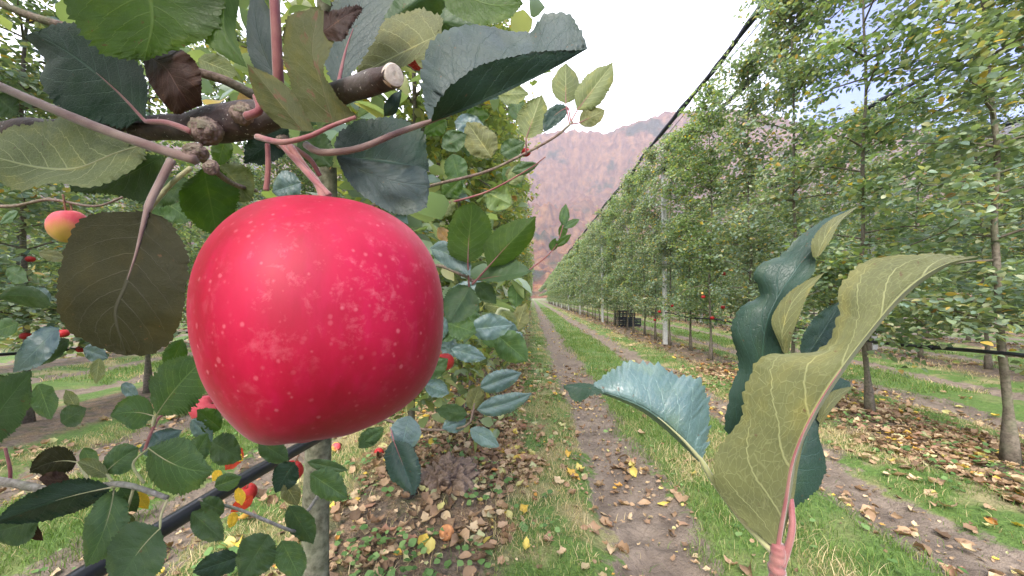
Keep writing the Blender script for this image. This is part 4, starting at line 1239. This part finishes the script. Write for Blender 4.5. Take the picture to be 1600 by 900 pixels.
# pink curling stalk that carries them
twig(T0, "leaf_stalk", [(402, 214, 0.158), (440, 222, 0.15), (480, 214, 0.147), (520, 196, 0.147), (556, 183, 0.1485)], 0.0013, 0.0007, M_PET)
twig(T0, "leaf_stalk", [(400, 150, 0.16), (405, 172, 0.158), (385, 182, 0.16)], 0.0013, 0.0017, M_PET)
twig(T0, "leaf_stalk", [(440, 225, 0.16), (462, 250, 0.156), (485, 275, 0.152), (515, 306, 0.148)], 0.0013, 0.0012, M_PET)
twig(T0, "leaf_stalk", [(455, 228, 0.163), (485, 250, 0.165), (500, 275, 0.168)], 0.0011, 0.0010, M_PET)
A(T0, 'dark', [(600, 182, 0.152), (610, 170, 0.15), (622, 155, 0.15), (628, 140, 0.152)], [(600, 182, 0.152), (600, 165, 0.15), (612, 148, 0.15), (628, 140, 0.152)],
  [(600, 182, 0.152), (618, 178, 0.152), (625, 160, 0.152), (628, 140, 0.152)], seed=11, ser=0.5)
# B8 blue grey leaf behind
A(T0, 'grey', [(527, 140, 0.19), (540, 80, 0.195), (560, 20, 0.2), (580, -60, 0.205)],
  [(527, 140, 0.19), (506, 100, 0.195), (512, 40, 0.2), (530, -20, 0.205), (580, -60, 0.205)],
  [(527, 140, 0.19), (570, 90, 0.195), (605, 20, 0.2), (620, -20, 0.205), (580, -60, 0.205)], seed=12, wav=0.3, pet=[(524, 165, 0.18)], petr=0.0016)
A(T0, 'grey', [(440, 140, 0.2), (415, 90, 0.2), (400, 40, 0.2), (395, -40, 0.2)], [(440, 140, 0.2), (400, 110, 0.2), (385, 60, 0.2), (395, -40, 0.2)],
  [(440, 140, 0.2), (440, 90, 0.2), (430, 40, 0.2), (395, -40, 0.2)], seed=13, wav=0.3)
gl(T0, 'tan', (425, 145, 0.3), (408, 80, 0.3), 18, eL=-0.01)
gl(T0, 'tan', (400, 140, 0.31), (372, 172, 0.32), 16)
# B9 olive veined leaf
A(T0, 'khaki', [(690, 52, 0.23), (650, 72, 0.228), (610, 92, 0.226), (556, 118, 0.228)],
  [(690, 52, 0.23), (688, 25, 0.235), (650, 16, 0.237), (600, 30, 0.235), (570, 60, 0.232), (556, 118, 0.228)],
  [(690, 52, 0.23), (668, 78, 0.225), (630, 105, 0.222), (590, 120, 0.224), (556, 118, 0.228)], seed=14, under=True, cup=0.3, wav=0.25)
A(T0, 'bright', [(690, -20, 0.24), (730, -5, 0.24), (770, 8, 0.24), (818, 6, 0.24)],
  [(690, -20, 0.24), (740, -50, 0.24), (790, -30, 0.24), (818, 6, 0.24)],
  [(690, -20, 0.24), (700, 15, 0.24), (750, 38, 0.24), (795, 30, 0.24), (818, 6, 0.24)], seed=15, under=True, wav=0.2)
gl(T0, 'green', (600, 40, 0.3), (700, -30, 0.3), 45, eR=0.02)
gl(T0, 'green', (640, 30, 0.33), (755, 45, 0.33), 34, eR=0.02)
# A folded leaf, sky gloss painted grey-green, upper right of the branch
A(T0, 'grey', [(672, 190, 0.165), (730, 168, 0.166), (800, 138, 0.168), (870, 104, 0.172), (918, 76, 0.175)],
  [(672, 190, 0.165), (662, 150, 0.178), (662, 90, 0.184), (690, 52, 0.187), (740, 38, 0.188), (790, 46, 0.188), (828, 52, 0.188), (850, 26, 0.188), (884, 22, 0.186), (906, 48, 0.18), (918, 76, 0.175)],
  [(672, 190, 0.165), (688, 156, 0.156), (712, 130, 0.155), (750, 102, 0.157), (800, 88, 0.16), (850, 80, 0.165), (890, 80, 0.17), (918, 76, 0.175)], seed=16, teeth=30, ser=0.6, wav=0.4,
  pet=[(478, 226, 0.16), (500, 238, 0.157), (560, 232, 0.156), (620, 208, 0.16)], petr=0.0012, petmat=M_SHOOTG)
A(T0, 'dark', [(674, 190, 0.1615), (735, 165, 0.1615), (802, 134, 0.164), (872, 101, 0.168), (917, 76, 0.173)],
  [(674, 190, 0.1615), (686, 158, 0.154), (710, 132, 0.153), (750, 104, 0.155), (800, 90, 0.158), (850, 82, 0.163), (890, 79, 0.168), (917, 76, 0.173)],
  [(674, 191, 0.1618), (736, 169, 0.1618), (803, 138, 0.1643), (872, 103, 0.1683), (917, 77, 0.1733)], seed=17, teeth=34, ser=1.1, wav=0.15)
# B11/B12
A(T0, 'dark', [(526, 244, 0.17), (570, 248, 0.17), (620, 255, 0.17), (670, 262, 0.172)],
  [(526, 244, 0.17), (524, 215, 0.178), (560, 188, 0.182), (620, 183, 0.184), (662, 205, 0.182), (664, 235, 0.178), (670, 262, 0.172)],
  [(526, 246, 0.17), (570, 254, 0.168), (620, 262, 0.168), (670, 268, 0.172)], seed=18, wav=0.2)
A(T0, 'grey', [(526, 246, 0.168), (575, 270, 0.165), (625, 285, 0.164), (672, 290, 0.167)],
  [(526, 244, 0.168), (570, 250, 0.167), (620, 258, 0.167), (662, 262, 0.168), (672, 290, 0.167)],
  [(526, 248, 0.168), (545, 285, 0.165), (580, 315, 0.163), (622, 336, 0.163), (662, 326, 0.165), (672, 290, 0.167)], seed=19, wav=0.7, ser=0.6)
# leaves behind the top left of the apple
gl(T0, 'bright', (318, 262, 0.2), (340, 372, 0.21), 46, eL=0.01, wav=0.5)
gl(T0, 'green', (345, 258, 0.22), (395, 315, 0.22), 30, under=True)
gl(T0, 'dark', (450, 200, 0.2), (380, 255, 0.2), 30)
gl(T0, 'green', (470, 205, 0.22), (520, 262, 0.22), 26)
gl(T0, 'bright', (352, 215, 0.24), (340, 260, 0.24), 18, under=True)
gl(T0, 'green', (300, 285, 0.28), (215, 318, 0.28), 22)
gl(T0, 'mid', (250, 310, 0.34), (300, 345, 0.34), 20)
gl(T0, 'blue', (470, 285, 0.3), (425, 300, 0.3), 26)
gl(T0, 'pale', (310, 92, 0.3), (372, 118, 0.3), 18, under=True)
gl(T0, 'green', (-5, 150, 0.18), (28, 180, 0.18), 22)

# ---- lower left spray (on a low branch of the same tree)
twig(T0, "branch", [(-260, 720, 0.33), (-120, 745, 0.32), (0, 752, 0.3), (85, 766, 0.29), (150, 760, 0.285), (195, 757, 0.28), (262, 778, 0.28)], 0.0045, 0.0017, M_GREYTWIG, knob=0.35)
twig(T0, "twig", [(225, 705, 0.3), (238, 672, 0.31), (252, 650, 0.32), (290, 640, 0.33)], 0.0012, 0.001, M_SHOOT)
twig(T0, "twig", [(15, 755, 0.3), (16, 735, 0.3), (8, 700, 0.3)], 0.0012, 0.001, M_PET)
gl(T0, 'mid', (232, 700, 0.29), (334, 735, 0.28), 44, pet=[(225, 755, 0.285), (208, 725, 0.287)], petmat=M_PETG, eL=0.006, eR=0.01, bend=(0, 12, 0), wav=0.2)
gl(T0, 'dark', (172, 762, 0.28), (-10, 818, 0.27), 27, bend=(0, -6, 0), pet=[(190, 757, 0.28)], petmat=M_PETG, eL=0.01)
gl(T0, 'mid', (178, 766, 0.285), (132, 888, 0.27), 33, pet=[(178, 755, 0.283)], petmat=M_PETG, bend=(8, 0, -0.01))
gl(T0, 'green', (250, 826, 0.27), (180, 925, 0.255), 46, pet=[(262, 780, 0.28), (252, 805, 0.275)], petmat=M_PETG, bend=(-4, -6, 0), wav=0.3)
gl(T0, 'olive', (120, 722, 0.3), (45, 738, 0.3), 24, bend=(0, -8, 0), pet=[(140, 752, 0.29)], petmat=M_PETG)
gl(T0, 'mid', (165, 738, 0.29), (218, 700, 0.3), 22, pet=[(175, 752, 0.285)], petmat=M_PETG, bend=(0, -4, 0))
gl(T0, 'pale', (168, 745, 0.288), (120, 722, 0.29), 14, bend=(0, -4, 0), under=True)
gl(T0, 'brown', (110, 752, 0.29), (60, 748, 0.29), 14, wav=1.2)
gl(T0, 'green', (60, 812, 0.29), (-20, 835, 0.29), 30)
gl(T0, 'brown', (30, 812, 0.29), (68, 845, 0.3), 12, wav=1.0)
gl(T0, 'green', (188, 762, 0.28), (214, 800, 0.29), 18)
gl(T0, 'yellow', (212, 770, 0.3), (232, 795, 0.3), 12, wav=0.6)
gl(T0, 'pale', (198, 800, 0.28), (185, 872, 0.27), 15, bend=(8, 0, 0), pet=[(208, 765, 0.28)], petmat=M_PETG, under=True)
gl(T0, 'dark', (205, 820, 0.28), (215, 850, 0.29), 12)
gl(T0, 'mid', (240, 650, 0.32), (172, 650, 0.31), 26, bend=(0, -6, 0), wav=0.5, pet=[(238, 668, 0.315)], petmat=M_PETG)
gl(T0, 'mid', (245, 648, 0.3), (322, 560, 0.27), 46, wl=0.9, wr=0.9, bend=(0, -8, 0), pet=[(240, 665, 0.305)], petmat=M_PETG)
gl(T0, 'bright', (285, 530, 0.3), (258, 590, 0.3), 18)
gl(T0, 'blue', (225, 702, 0.33), (285, 672, 0.34), 16)
gl(T0, 'blue', (262, 700, 0.36), (216, 702, 0.36), 16)
gl(T0, 'green', (-30, 690, 0.2), (50, 580, 0.19), 40, wl=1.1, bend=(-6, 0, 0), wav=0.3)
gl(T0, 'green', (80, 478, 0.3), (-5, 466, 0.3), 16, bend=(0, -10, 0), eL=0.01)
gl(T0, 'blue', (80, 470, 0.32), (42, 452, 0.32), 14)
gl(T0, 'blue', (92, 512, 0.3), (20, 582, 0.29), 24, bend=(0, 0, -0.01))
gl(T0, 'green', (108, 530, 0.3), (48, 572, 0.3), 14)
gl(T0, 'pale', (155, 560, 0.4), (150, 600, 0.4), 12, under=True)
gl(T0, 'green', (28, 330, 1.0), (0, 350, 1.0), 8)
twig(T0, "twig", [(-100, 320, 0.62), (20, 322, 0.62), (75, 312, 0.62), (150, 322, 0.61), (200, 305, 0.6)], 0.0032, 0.0015, M_TWIG)
twig(T0, "twig", [(110, 318, 0.62), (112, 330, 0.62), (107, 340, 0.62)], 0.0016, 0.0014, M_STALK)
gl(T0, 'khaki', (60, 395, 0.6), (110, 405, 0.6), 9)
for (m_, x_, y_, d_, l_, w_, a_) in (('mid', 60, 600, 0.34, 60, 22, 70), ('green', 20, 610, 0.4, 50, 18, 200), ('blue', 130, 545, 0.5, 42, 14, 20), ('green', 200, 480, 0.6, 36, 13, 100),
        ('mid', 28, 505, 0.55, 46, 15, 160), ('green', 60, 545, 0.5, 40, 14, 10), ('mid', 265, 480, 0.5, 40, 14, 250), ('green', 300, 560, 0.34, 60, 20, 80), ('mid', 285, 620, 0.36, 46, 17, 200),
        ('blue', 190, 600, 0.6, 34, 11, 40), ('green', 10, 420, 0.7, 40, 14, 30), ('khaki', 150, 380, 0.8, 30, 10, 200), ('mid', 270, 340, 0.5, 46, 16, 190), ('green', 160, 345, 0.6, 30, 11, 20),
        ('pale', 120, 640, 0.45, 36, 12, 240), ('green', 95, 660, 0.42, 46, 17, 330), ('mid', 300, 720, 0.4, 50, 18, 300), ('mid', 130, 700, 0.4, 40, 15, 60)):
    an = math.radians(a_)
    gl(T0, m_, (x_, y_, d_), (x_ + l_ * math.cos(an), y_ + l_ * math.sin(an), d_), w_)

# ---- tree behind the apple: trunk, black pipe side, leaves right of and below the apple
o1 = ORG[T1.name]
trunk1 = spl([(ROW + 0.01, 1.0, -0.05), (ROW + 0.008, 1.0, 0.25), (ROW + 0.012, 1.0, 0.6), (ROW + 0.02, 1.02, 1.2), (ROW, 1.0, 2.5), (ROW, 1.03, 4.35)], 50) - o1
link("trunk", MB().tube(trunk1, np.interp(trunk1[:, 2], [0, 0.12, 0.3, 0.6, 1.2, 4.3], [0.05, 0.042, 0.037, 0.033, 0.024, 0.006]), 18, knob=0.35).mesh("trunk"), T1, M_TRUNKLOW)


def keep1(p):
    q = p + o1
    x, y, d = proj(q)
    vis = (d > 0.02) & (x > -60) & (x < 1660) & (y > -60) & (y < 960)
    ok = (x > 560) & (y < 560) & (x < 800) | ((y < 260) & (x > 330) & (x < 830)) | ((y < 120) & (x < 400) & (vnoise(x / 40, y / 40, 3) > 0.6))
    return (~vis | ok) & (d > 0.5)
mb, LV, LF = tree_arrays(401, 4600, h0=0.9, wid=0.6, keep=keep1)
cr1 = link("crown", mesh_np("near_crown", LV, LF), T1, M_FOL2)

twig(T1, "branch", [(560, 330, 0.95), (640, 300, 0.6), (690, 286, 0.47), (760, 268, 0.45), (820, 240, 0.44), (870, 212, 0.43), (895, 190, 0.43)], 0.004, 0.0013, M_TWIG)
twig(T1, "branch", [(600, 420, 0.9), (680, 415, 0.5), (728, 432, 0.36), (740, 440, 0.35)], 0.004, 0.0015, M_TWIG)
twig(T1, "twig", [(690, 320, 0.5), (760, 300, 0.5), (830, 262, 0.48), (852, 245, 0.48)], 0.0016, 0.0008, M_SHOOT)
twig(T1, "twig", [(740, 440, 1.3), (800, 435, 1.35), (840, 412, 1.4), (868, 385, 1.4), (880, 352, 1.4)], 0.004, 0.0015, M_SHOOT)
gl(T1, 'pale', (822, 216, 0.43), (846, 148, 0.43), 24, pet=[(822, 242, 0.44)], under=True, wav=0.15)
gl(T1, 'pale', (884, 162, 0.43), (884, 98, 0.43), 22, pet=[(890, 195, 0.43)], under=True, eR=0.015, wav=0.15)
gl(T1, 'pale', (902, 172, 0.43), (958, 98, 0.43), 23, pet=[(892, 190, 0.43)], under=True, wav=0.25)
gl(T1, 'khaki', (905, 192, 0.43), (946, 172, 0.43), 15, pet=[(893, 194, 0.43)], under=True)
gl(T1, 'deep', (888, 168, 0.43), (850, 208, 0.43), 14, bend=(-4, -6, 0), pet=[(892, 190, 0.43)])
gl(T1, 'green', (782, 240, 0.5), (820, 222, 0.5), 16)
gl(T1, 'green', (800, 268, 0.5), (842, 256, 0.5), 10)
gl(T1, 'bright', (862, 392, 1.4), (868, 372, 1.4), 7)
gl(T1, 'bright', (876, 372, 1.4), (884, 344, 1.4), 7)
gl(T1, 'mid', (880, 352, 1.4), (884, 318, 1.4), 8)
gl(T1, 'mid', (880, 356, 1.4), (906, 342, 1.4), 6)
gl(T1, 'bright', (868, 385, 1.4), (893, 366, 1.4), 6)
# bright pair
A(T1, 'bright', [(731, 412, 0.34), (732, 380, 0.34), (735, 350, 0.338), (738, 316, 0.335)],
  [(731, 412, 0.34), (703, 398, 0.345), (700, 370, 0.348), (708, 335, 0.345), (722, 322, 0.34), (738, 316, 0.335)],
  [(731, 412, 0.34), (752, 398, 0.345), (768, 375, 0.348), (766, 345, 0.345), (752, 325, 0.34), (738, 316, 0.335)], seed=61, under=True, wav=0.3, cup=0.2, pet=[(733, 448, 0.35)])
A(T1, 'bright', [(762, 418, 0.34), (785, 392, 0.338), (808, 368, 0.336), (838, 338, 0.335)],
  [(762, 418, 0.34), (755, 385, 0.345), (772, 360, 0.347), (800, 345, 0.343), (838, 338, 0.335)],
  [(762, 418, 0.34), (790, 412, 0.345), (815, 395, 0.347), (832, 370, 0.343), (838, 338, 0.335)], seed=62, under=True, wav=0.35, cup=0.2, pet=[(738, 445, 0.35)])
A(T1, 'green', [(742, 438, 0.35), (775, 432, 0.345), (805, 428, 0.34), (832, 424, 0.34)],
  [(742, 438, 0.35), (765, 415, 0.35), (800, 405, 0.35), (832, 424, 0.34)],
  [(742, 438, 0.35), (775, 440, 0.34), (805, 436, 0.335), (832, 424, 0.34)], seed=63, wav=0.3, pet=[(738, 444, 0.35)])
gl(T1, 'blue', (672, 388, 0.36), (735, 432, 0.34), 20, bend=(6, -8, 0), wav=0.6)
gl(T1, 'green', (735, 448, 0.35), (700, 505, 0.33), 27, wav=0.3)
gl(T1, 'green', (745, 442, 0.36), (775, 475, 0.36), 14)
gl(T1, 'blue', (700, 462, 0.45), (755, 440, 0.45), 12)
gl(T1, 'mid', (700, 505, 0.55), (745, 520, 0.55), 20)
gl(T1, 'blue', (790, 500, 0.7), (800, 545, 0.7), 14)
gl(T1, 'blue', (815, 520, 0.7), (790, 545, 0.7), 12)
gl(T1, 'blue', (705, 545, 0.55), (760, 560, 0.55), 14)
gl(T1, 'pale', (690, 340, 0.5), (705, 300, 0.5), 14, under=True)
gl(T1, 'tan', (685, 355, 0.5), (705, 385, 0.5), 10)
gl(T1, 'green', (690, 230, 0.5), (730, 210, 0.5), 16)
gl(T1, 'mid', (760, 300, 0.5), (800, 320, 0.5), 22, under=True)
gl(T1, 'bright', (720, 280, 0.5), (690, 310, 0.5), 16)
rl = np.random.default_rng(23)
for k in range(34):
    x_ = rl.uniform(690, 815); y_ = rl.uniform(90, 300) if k % 2 else rl.uniform(440, 570)
    d_ = rl.uniform(0.55, 1.1); an = rl.uniform(0, 6.28); l_ = rl.uniform(0.05, 0.075) * 600 / d_
    gl(T1, ['mid', 'green', 'blue', 'khaki', 'mid', 'pale', 'bright'][k % 7], (x_, y_, d_), (x_ + l_ * math.cos(an), y_ + l_ * math.sin(an), d_ + 0.01), l_ * rl.uniform(0.3, 0.38), n=60)
# lower right spray
twig(T1, "branch", [(520, 640, 0.85), (600, 655, 0.6), (650, 670, 0.5), (730, 665, 0.46), (742, 630, 0.46)], 0.0035, 0.0013, M_TWIG)
gl(T1, 'blue', (745, 640, 0.45), (832, 614, 0.44), 16, bend=(0, 4, 0), wav=0.6)
gl(T1, 'blue', (750, 606, 0.46), (815, 582, 0.46), 17, wav=0.6)
gl(T1, 'khaki', (736, 640, 0.46), (750, 602, 0.46), 15, under=True)
gl(T1, 'blue', (735, 670, 0.46), (780, 698, 0.45), 14, wav=0.5)
gl(T1, 'green', (730, 648, 0.46), (680, 640, 0.46), 14)
gl(T1, 'blue', (728, 655, 0.47), (690, 670, 0.46), 14)
gl(T1, 'blue', (665, 600, 0.5), (702, 615, 0.5), 15, wav=0.4)
gl(T1, 'blue', (640, 650, 0.4), (625, 710, 0.39), 24, wav=0.3)
gl(T1, 'deep', (615, 688, 0.38), (648, 775, 0.36), 27, wav=0.3, pet=[(610, 668, 0.4)])
gl(T1, 'green', (590, 672, 0.5), (560, 700, 0.5), 14)
gl(T1, 'mid', (570, 690, 0.5), (600, 668, 0.5), 12)
gl(T1, 'green', (660, 590, 0.6), (700, 560, 0.6), 16)
# below the apple and beside the pipe
twig(T1, "branch", [(500, 770, 0.95), (480, 800, 0.7), (460, 830, 0.5), (420, 815, 0.48), (370, 795, 0.47), (310, 780, 0.46)], 0.004, 0.0015, M_GREYTWIG, knob=0.3)
gl(T1, 'green', (330, 690, 0.45), (378, 718, 0.44), 26)
gl(T1, 'blue', (300, 655, 0.42), (332, 690, 0.42), 16)
gl(T1, 'bright', (345, 670, 0.42), (308, 640, 0.42), 20)
gl(T1, 'green', (405, 690, 0.42), (452, 720, 0.42), 20)
gl(T1, 'dark', (460, 722, 0.55), (430, 770, 0.55), 20, wav=0.6)
gl(T1, 'mid', (335, 760, 0.44), (378, 745, 0.44), 14)
gl(T1, 'green', (300, 800, 0.44), (350, 845, 0.43), 24, wav=0.6)
gl(T1, 'green', (350, 800, 0.46), (312, 782, 0.46), 18)
gl(T1, 'khaki', (445, 755, 0.55), (466, 790, 0.55), 16, under=True)
gl(T1, 'green', (452, 790, 0.5), (490, 850, 0.5), 22)
gl(T1, 'mid', (485, 740, 0.5), (545, 780, 0.5), 24)
gl(T1, 'green', (420, 835, 0.46), (375, 905, 0.45), 30)
gl(T1, 'mid', (440, 845, 0.46), (470, 905, 0.46), 26)
gl(T1, 'dark', (375, 870, 0.46), (300, 895, 0.46), 20)
gl(T1, 'red', (378, 700, 0.6), (352, 735, 0.6), 12, wav=0.8)
gl(T1, 'red', (395, 775, 0.6), (360, 800, 0.6), 10, wav=0.8)
gl(T1, 'yellow', (372, 762, 0.55), (378, 790, 0.55), 9, wav=0.9)
gl(T1, 'yellow', (352, 700, 0.55), (380, 720, 0.55), 10, wav=0.9)
gl(T1, 'yellow', (368, 800, 0.5), (358, 825, 0.5), 8, wav=0.9)
gl(T1, 'yellow', (345, 735, 0.6), (332, 752, 0.6), 8, wav=0.9)
gl(T1, 'green', (480, 722, 0.7), (545, 735, 0.7), 10)

# ---- right-hand shoot
twig(T2, "stem", [(1217, 980, 0.14), (1216, 930, 0.14), (1214, 880, 0.14), (1216, 850, 0.14)], 0.0032, 0.0024, M_PET, knob=0.5)
# F2 tall dark leaf behind
A(T2, 'deep', [(1170, 700, 0.165), (1188, 600, 0.16), (1200, 500, 0.158), (1245, 420, 0.158), (1290, 370, 0.16), (1340, 322, 0.165)],
  [(1150, 700, 0.165), (1132, 668, 0.166), (1140, 610, 0.166), (1154, 570, 0.166), (1144, 520, 0.166), (1158, 482, 0.166), (1188, 462, 0.165), (1180, 430, 0.165), (1190, 412, 0.165), (1218, 400, 0.165),
   (1246, 372, 0.165), (1290, 342, 0.166), (1340, 322, 0.165)],
  [(1200, 700, 0.162), (1220, 640, 0.155), (1228, 560, 0.153), (1214, 505, 0.153), (1240, 455, 0.153), (1272, 425, 0.153), (1272, 385, 0.155), (1300, 355, 0.158), (1340, 322, 0.165)],
  seed=81, ser=0.9, wav=0.35, cup=0.1, teeth=44)
A(T2, 'khaki', [(1225, 552, 0.152), (1222, 520, 0.150), (1240, 470, 0.150), (1290, 425, 0.152)],
  [(1222, 548, 0.152), (1206, 498, 0.151), (1238, 452, 0.151), (1290, 425, 0.152)],
  [(1232, 552, 0.152), (1240, 520, 0.149), (1262, 460, 0.149), (1290, 425, 0.152)], seed=82, under=True, ser=0.8)
A(T2, 'khaki', [(1276, 402, 0.1515), (1285, 380, 0.1515), (1300, 355, 0.154), (1342, 321, 0.163)],
  [(1270, 402, 0.1525), (1268, 378, 0.152), (1288, 350, 0.154), (1342, 321, 0.163)],
  [(1282, 398, 0.151), (1296, 378, 0.151), (1312, 348, 0.154), (1342, 321, 0.163)], seed=83, under=True, ser=1.2)
# F3 dark hanging leaf low right
A(T2, 'deep', [(1232, 755, 0.15), (1255, 700, 0.152), (1275, 650, 0.155), (1328, 596, 0.158)],
  [(1225, 750, 0.15), (1225, 700, 0.155), (1260, 640, 0.158), (1300, 590, 0.16), (1328, 596, 0.158)],
  [(1234, 796, 0.15), (1272, 770, 0.151), (1290, 728, 0.152), (1280, 665, 0.154), (1330, 606, 0.157)], seed=84, ser=0.8, wav=0.2, cup=0.25)
A(T2, 'khaki', [(1280, 660, 0.1528), (1290, 640, 0.1528), (1305, 622, 0.154), (1333, 603, 0.156)],
  [(1276, 655, 0.1535), (1284, 632, 0.1535), (1300, 612, 0.155), (1333, 603, 0.156)],
  [(1284, 664, 0.152), (1296, 645, 0.152), (1312, 626, 0.154), (1333, 605, 0.156)], seed=85, under=True, ser=1.0)
gl(T2, 'deep', (1255, 565, 0.152), (1316, 470, 0.156), 24, wl=1.0, wr=0.9)
gl(T2, 'deep', (1225, 780, 0.158), (1245, 700, 0.158), 22)
# F1 khaki underside, nearest
A(T2, 'khaki', [(1216, 850, 0.14), (1228, 780, 0.137), (1240, 715, 0.134), (1268, 650, 0.131), (1312, 580, 0.128), (1365, 510, 0.127), (1420, 450, 0.127), (1475, 414, 0.13), (1528, 401, 0.136)],
  [(1205, 852, 0.14), (1160, 812, 0.143), (1122, 770, 0.145), (1112, 735, 0.145), (1130, 685, 0.144), (1153, 660, 0.142), (1165, 600, 0.141), (1190, 556, 0.140), (1235, 552, 0.137), (1285, 545, 0.134),
   (1312, 490, 0.133), (1308, 452, 0.134), (1335, 418, 0.134), (1372, 402, 0.133), (1440, 397, 0.132), (1528, 401, 0.136)],
  [(1220, 850, 0.1405), (1236, 775, 0.142), (1246, 715, 0.142), (1274, 652, 0.139), (1318, 582, 0.137), (1370, 513, 0.136), (1425, 454, 0.136), (1480, 417, 0.136), (1528, 402, 0.1365)],
  seed=86, under=True, ser=0.6, teeth=44, wav=0.12, cup=0.2, n=180, pet=[(1214, 900, 0.14)], petr=0.0011)
A(T2, 'khaki', [(1214, 846, 0.1425), (1224, 780, 0.1425), (1236, 725, 0.141), (1262, 665, 0.139)],
  [(1206, 846, 0.143), (1212, 780, 0.143), (1226, 725, 0.142), (1262, 665, 0.139)],
  [(1222, 846, 0.143), (1240, 780, 0.143), (1248, 725, 0.142), (1262, 665, 0.139)], seed=87, under=True, ser=0.2)
twig(T2, "leaf_stalk", [(1222, 885, 0.139), (1237, 830, 0.139), (1236, 785, 0.143), (1230, 745, 0.15)], 0.0013, 0.0009, M_PET)
# F5 leaf, bluish sky sheen painted into its colour
A(T2, 'blue', [(1095, 718, 0.15), (1060, 680, 0.148), (1012, 641, 0.148), (960, 618, 0.15), (922, 608, 0.155)],
  [(1098, 715, 0.15), (1108, 690, 0.153), (1111, 635, 0.157), (1104, 603, 0.159), (1082, 586, 0.16), (1060, 588, 0.16), (1030, 574, 0.161), (985, 566, 0.162), (952, 582, 0.16), (922, 606, 0.155)],
  [(1092, 722, 0.151), (1056, 686, 0.154), (1008, 647, 0.154), (958, 622, 0.154), (922, 610, 0.156)], seed=88, ser=1.1, wav=0.35, cup=0.35,
  pet=[(1206, 860, 0.141), (1160, 812, 0.148), (1118, 756, 0.15)], petr=0.0011, petmat=M_PETG)
A(T2, 'dark', [(945, 613, 0.152), (925, 606, 0.154), (905, 604, 0.156), (880, 602, 0.158)],
  [(945, 608, 0.153), (925, 600, 0.156), (905, 598, 0.158), (880, 602, 0.158)],
  [(950, 617, 0.152), (925, 617, 0.152), (902, 628, 0.154), (880, 604, 0.158)], seed=89, ser=1.6, teeth=8)
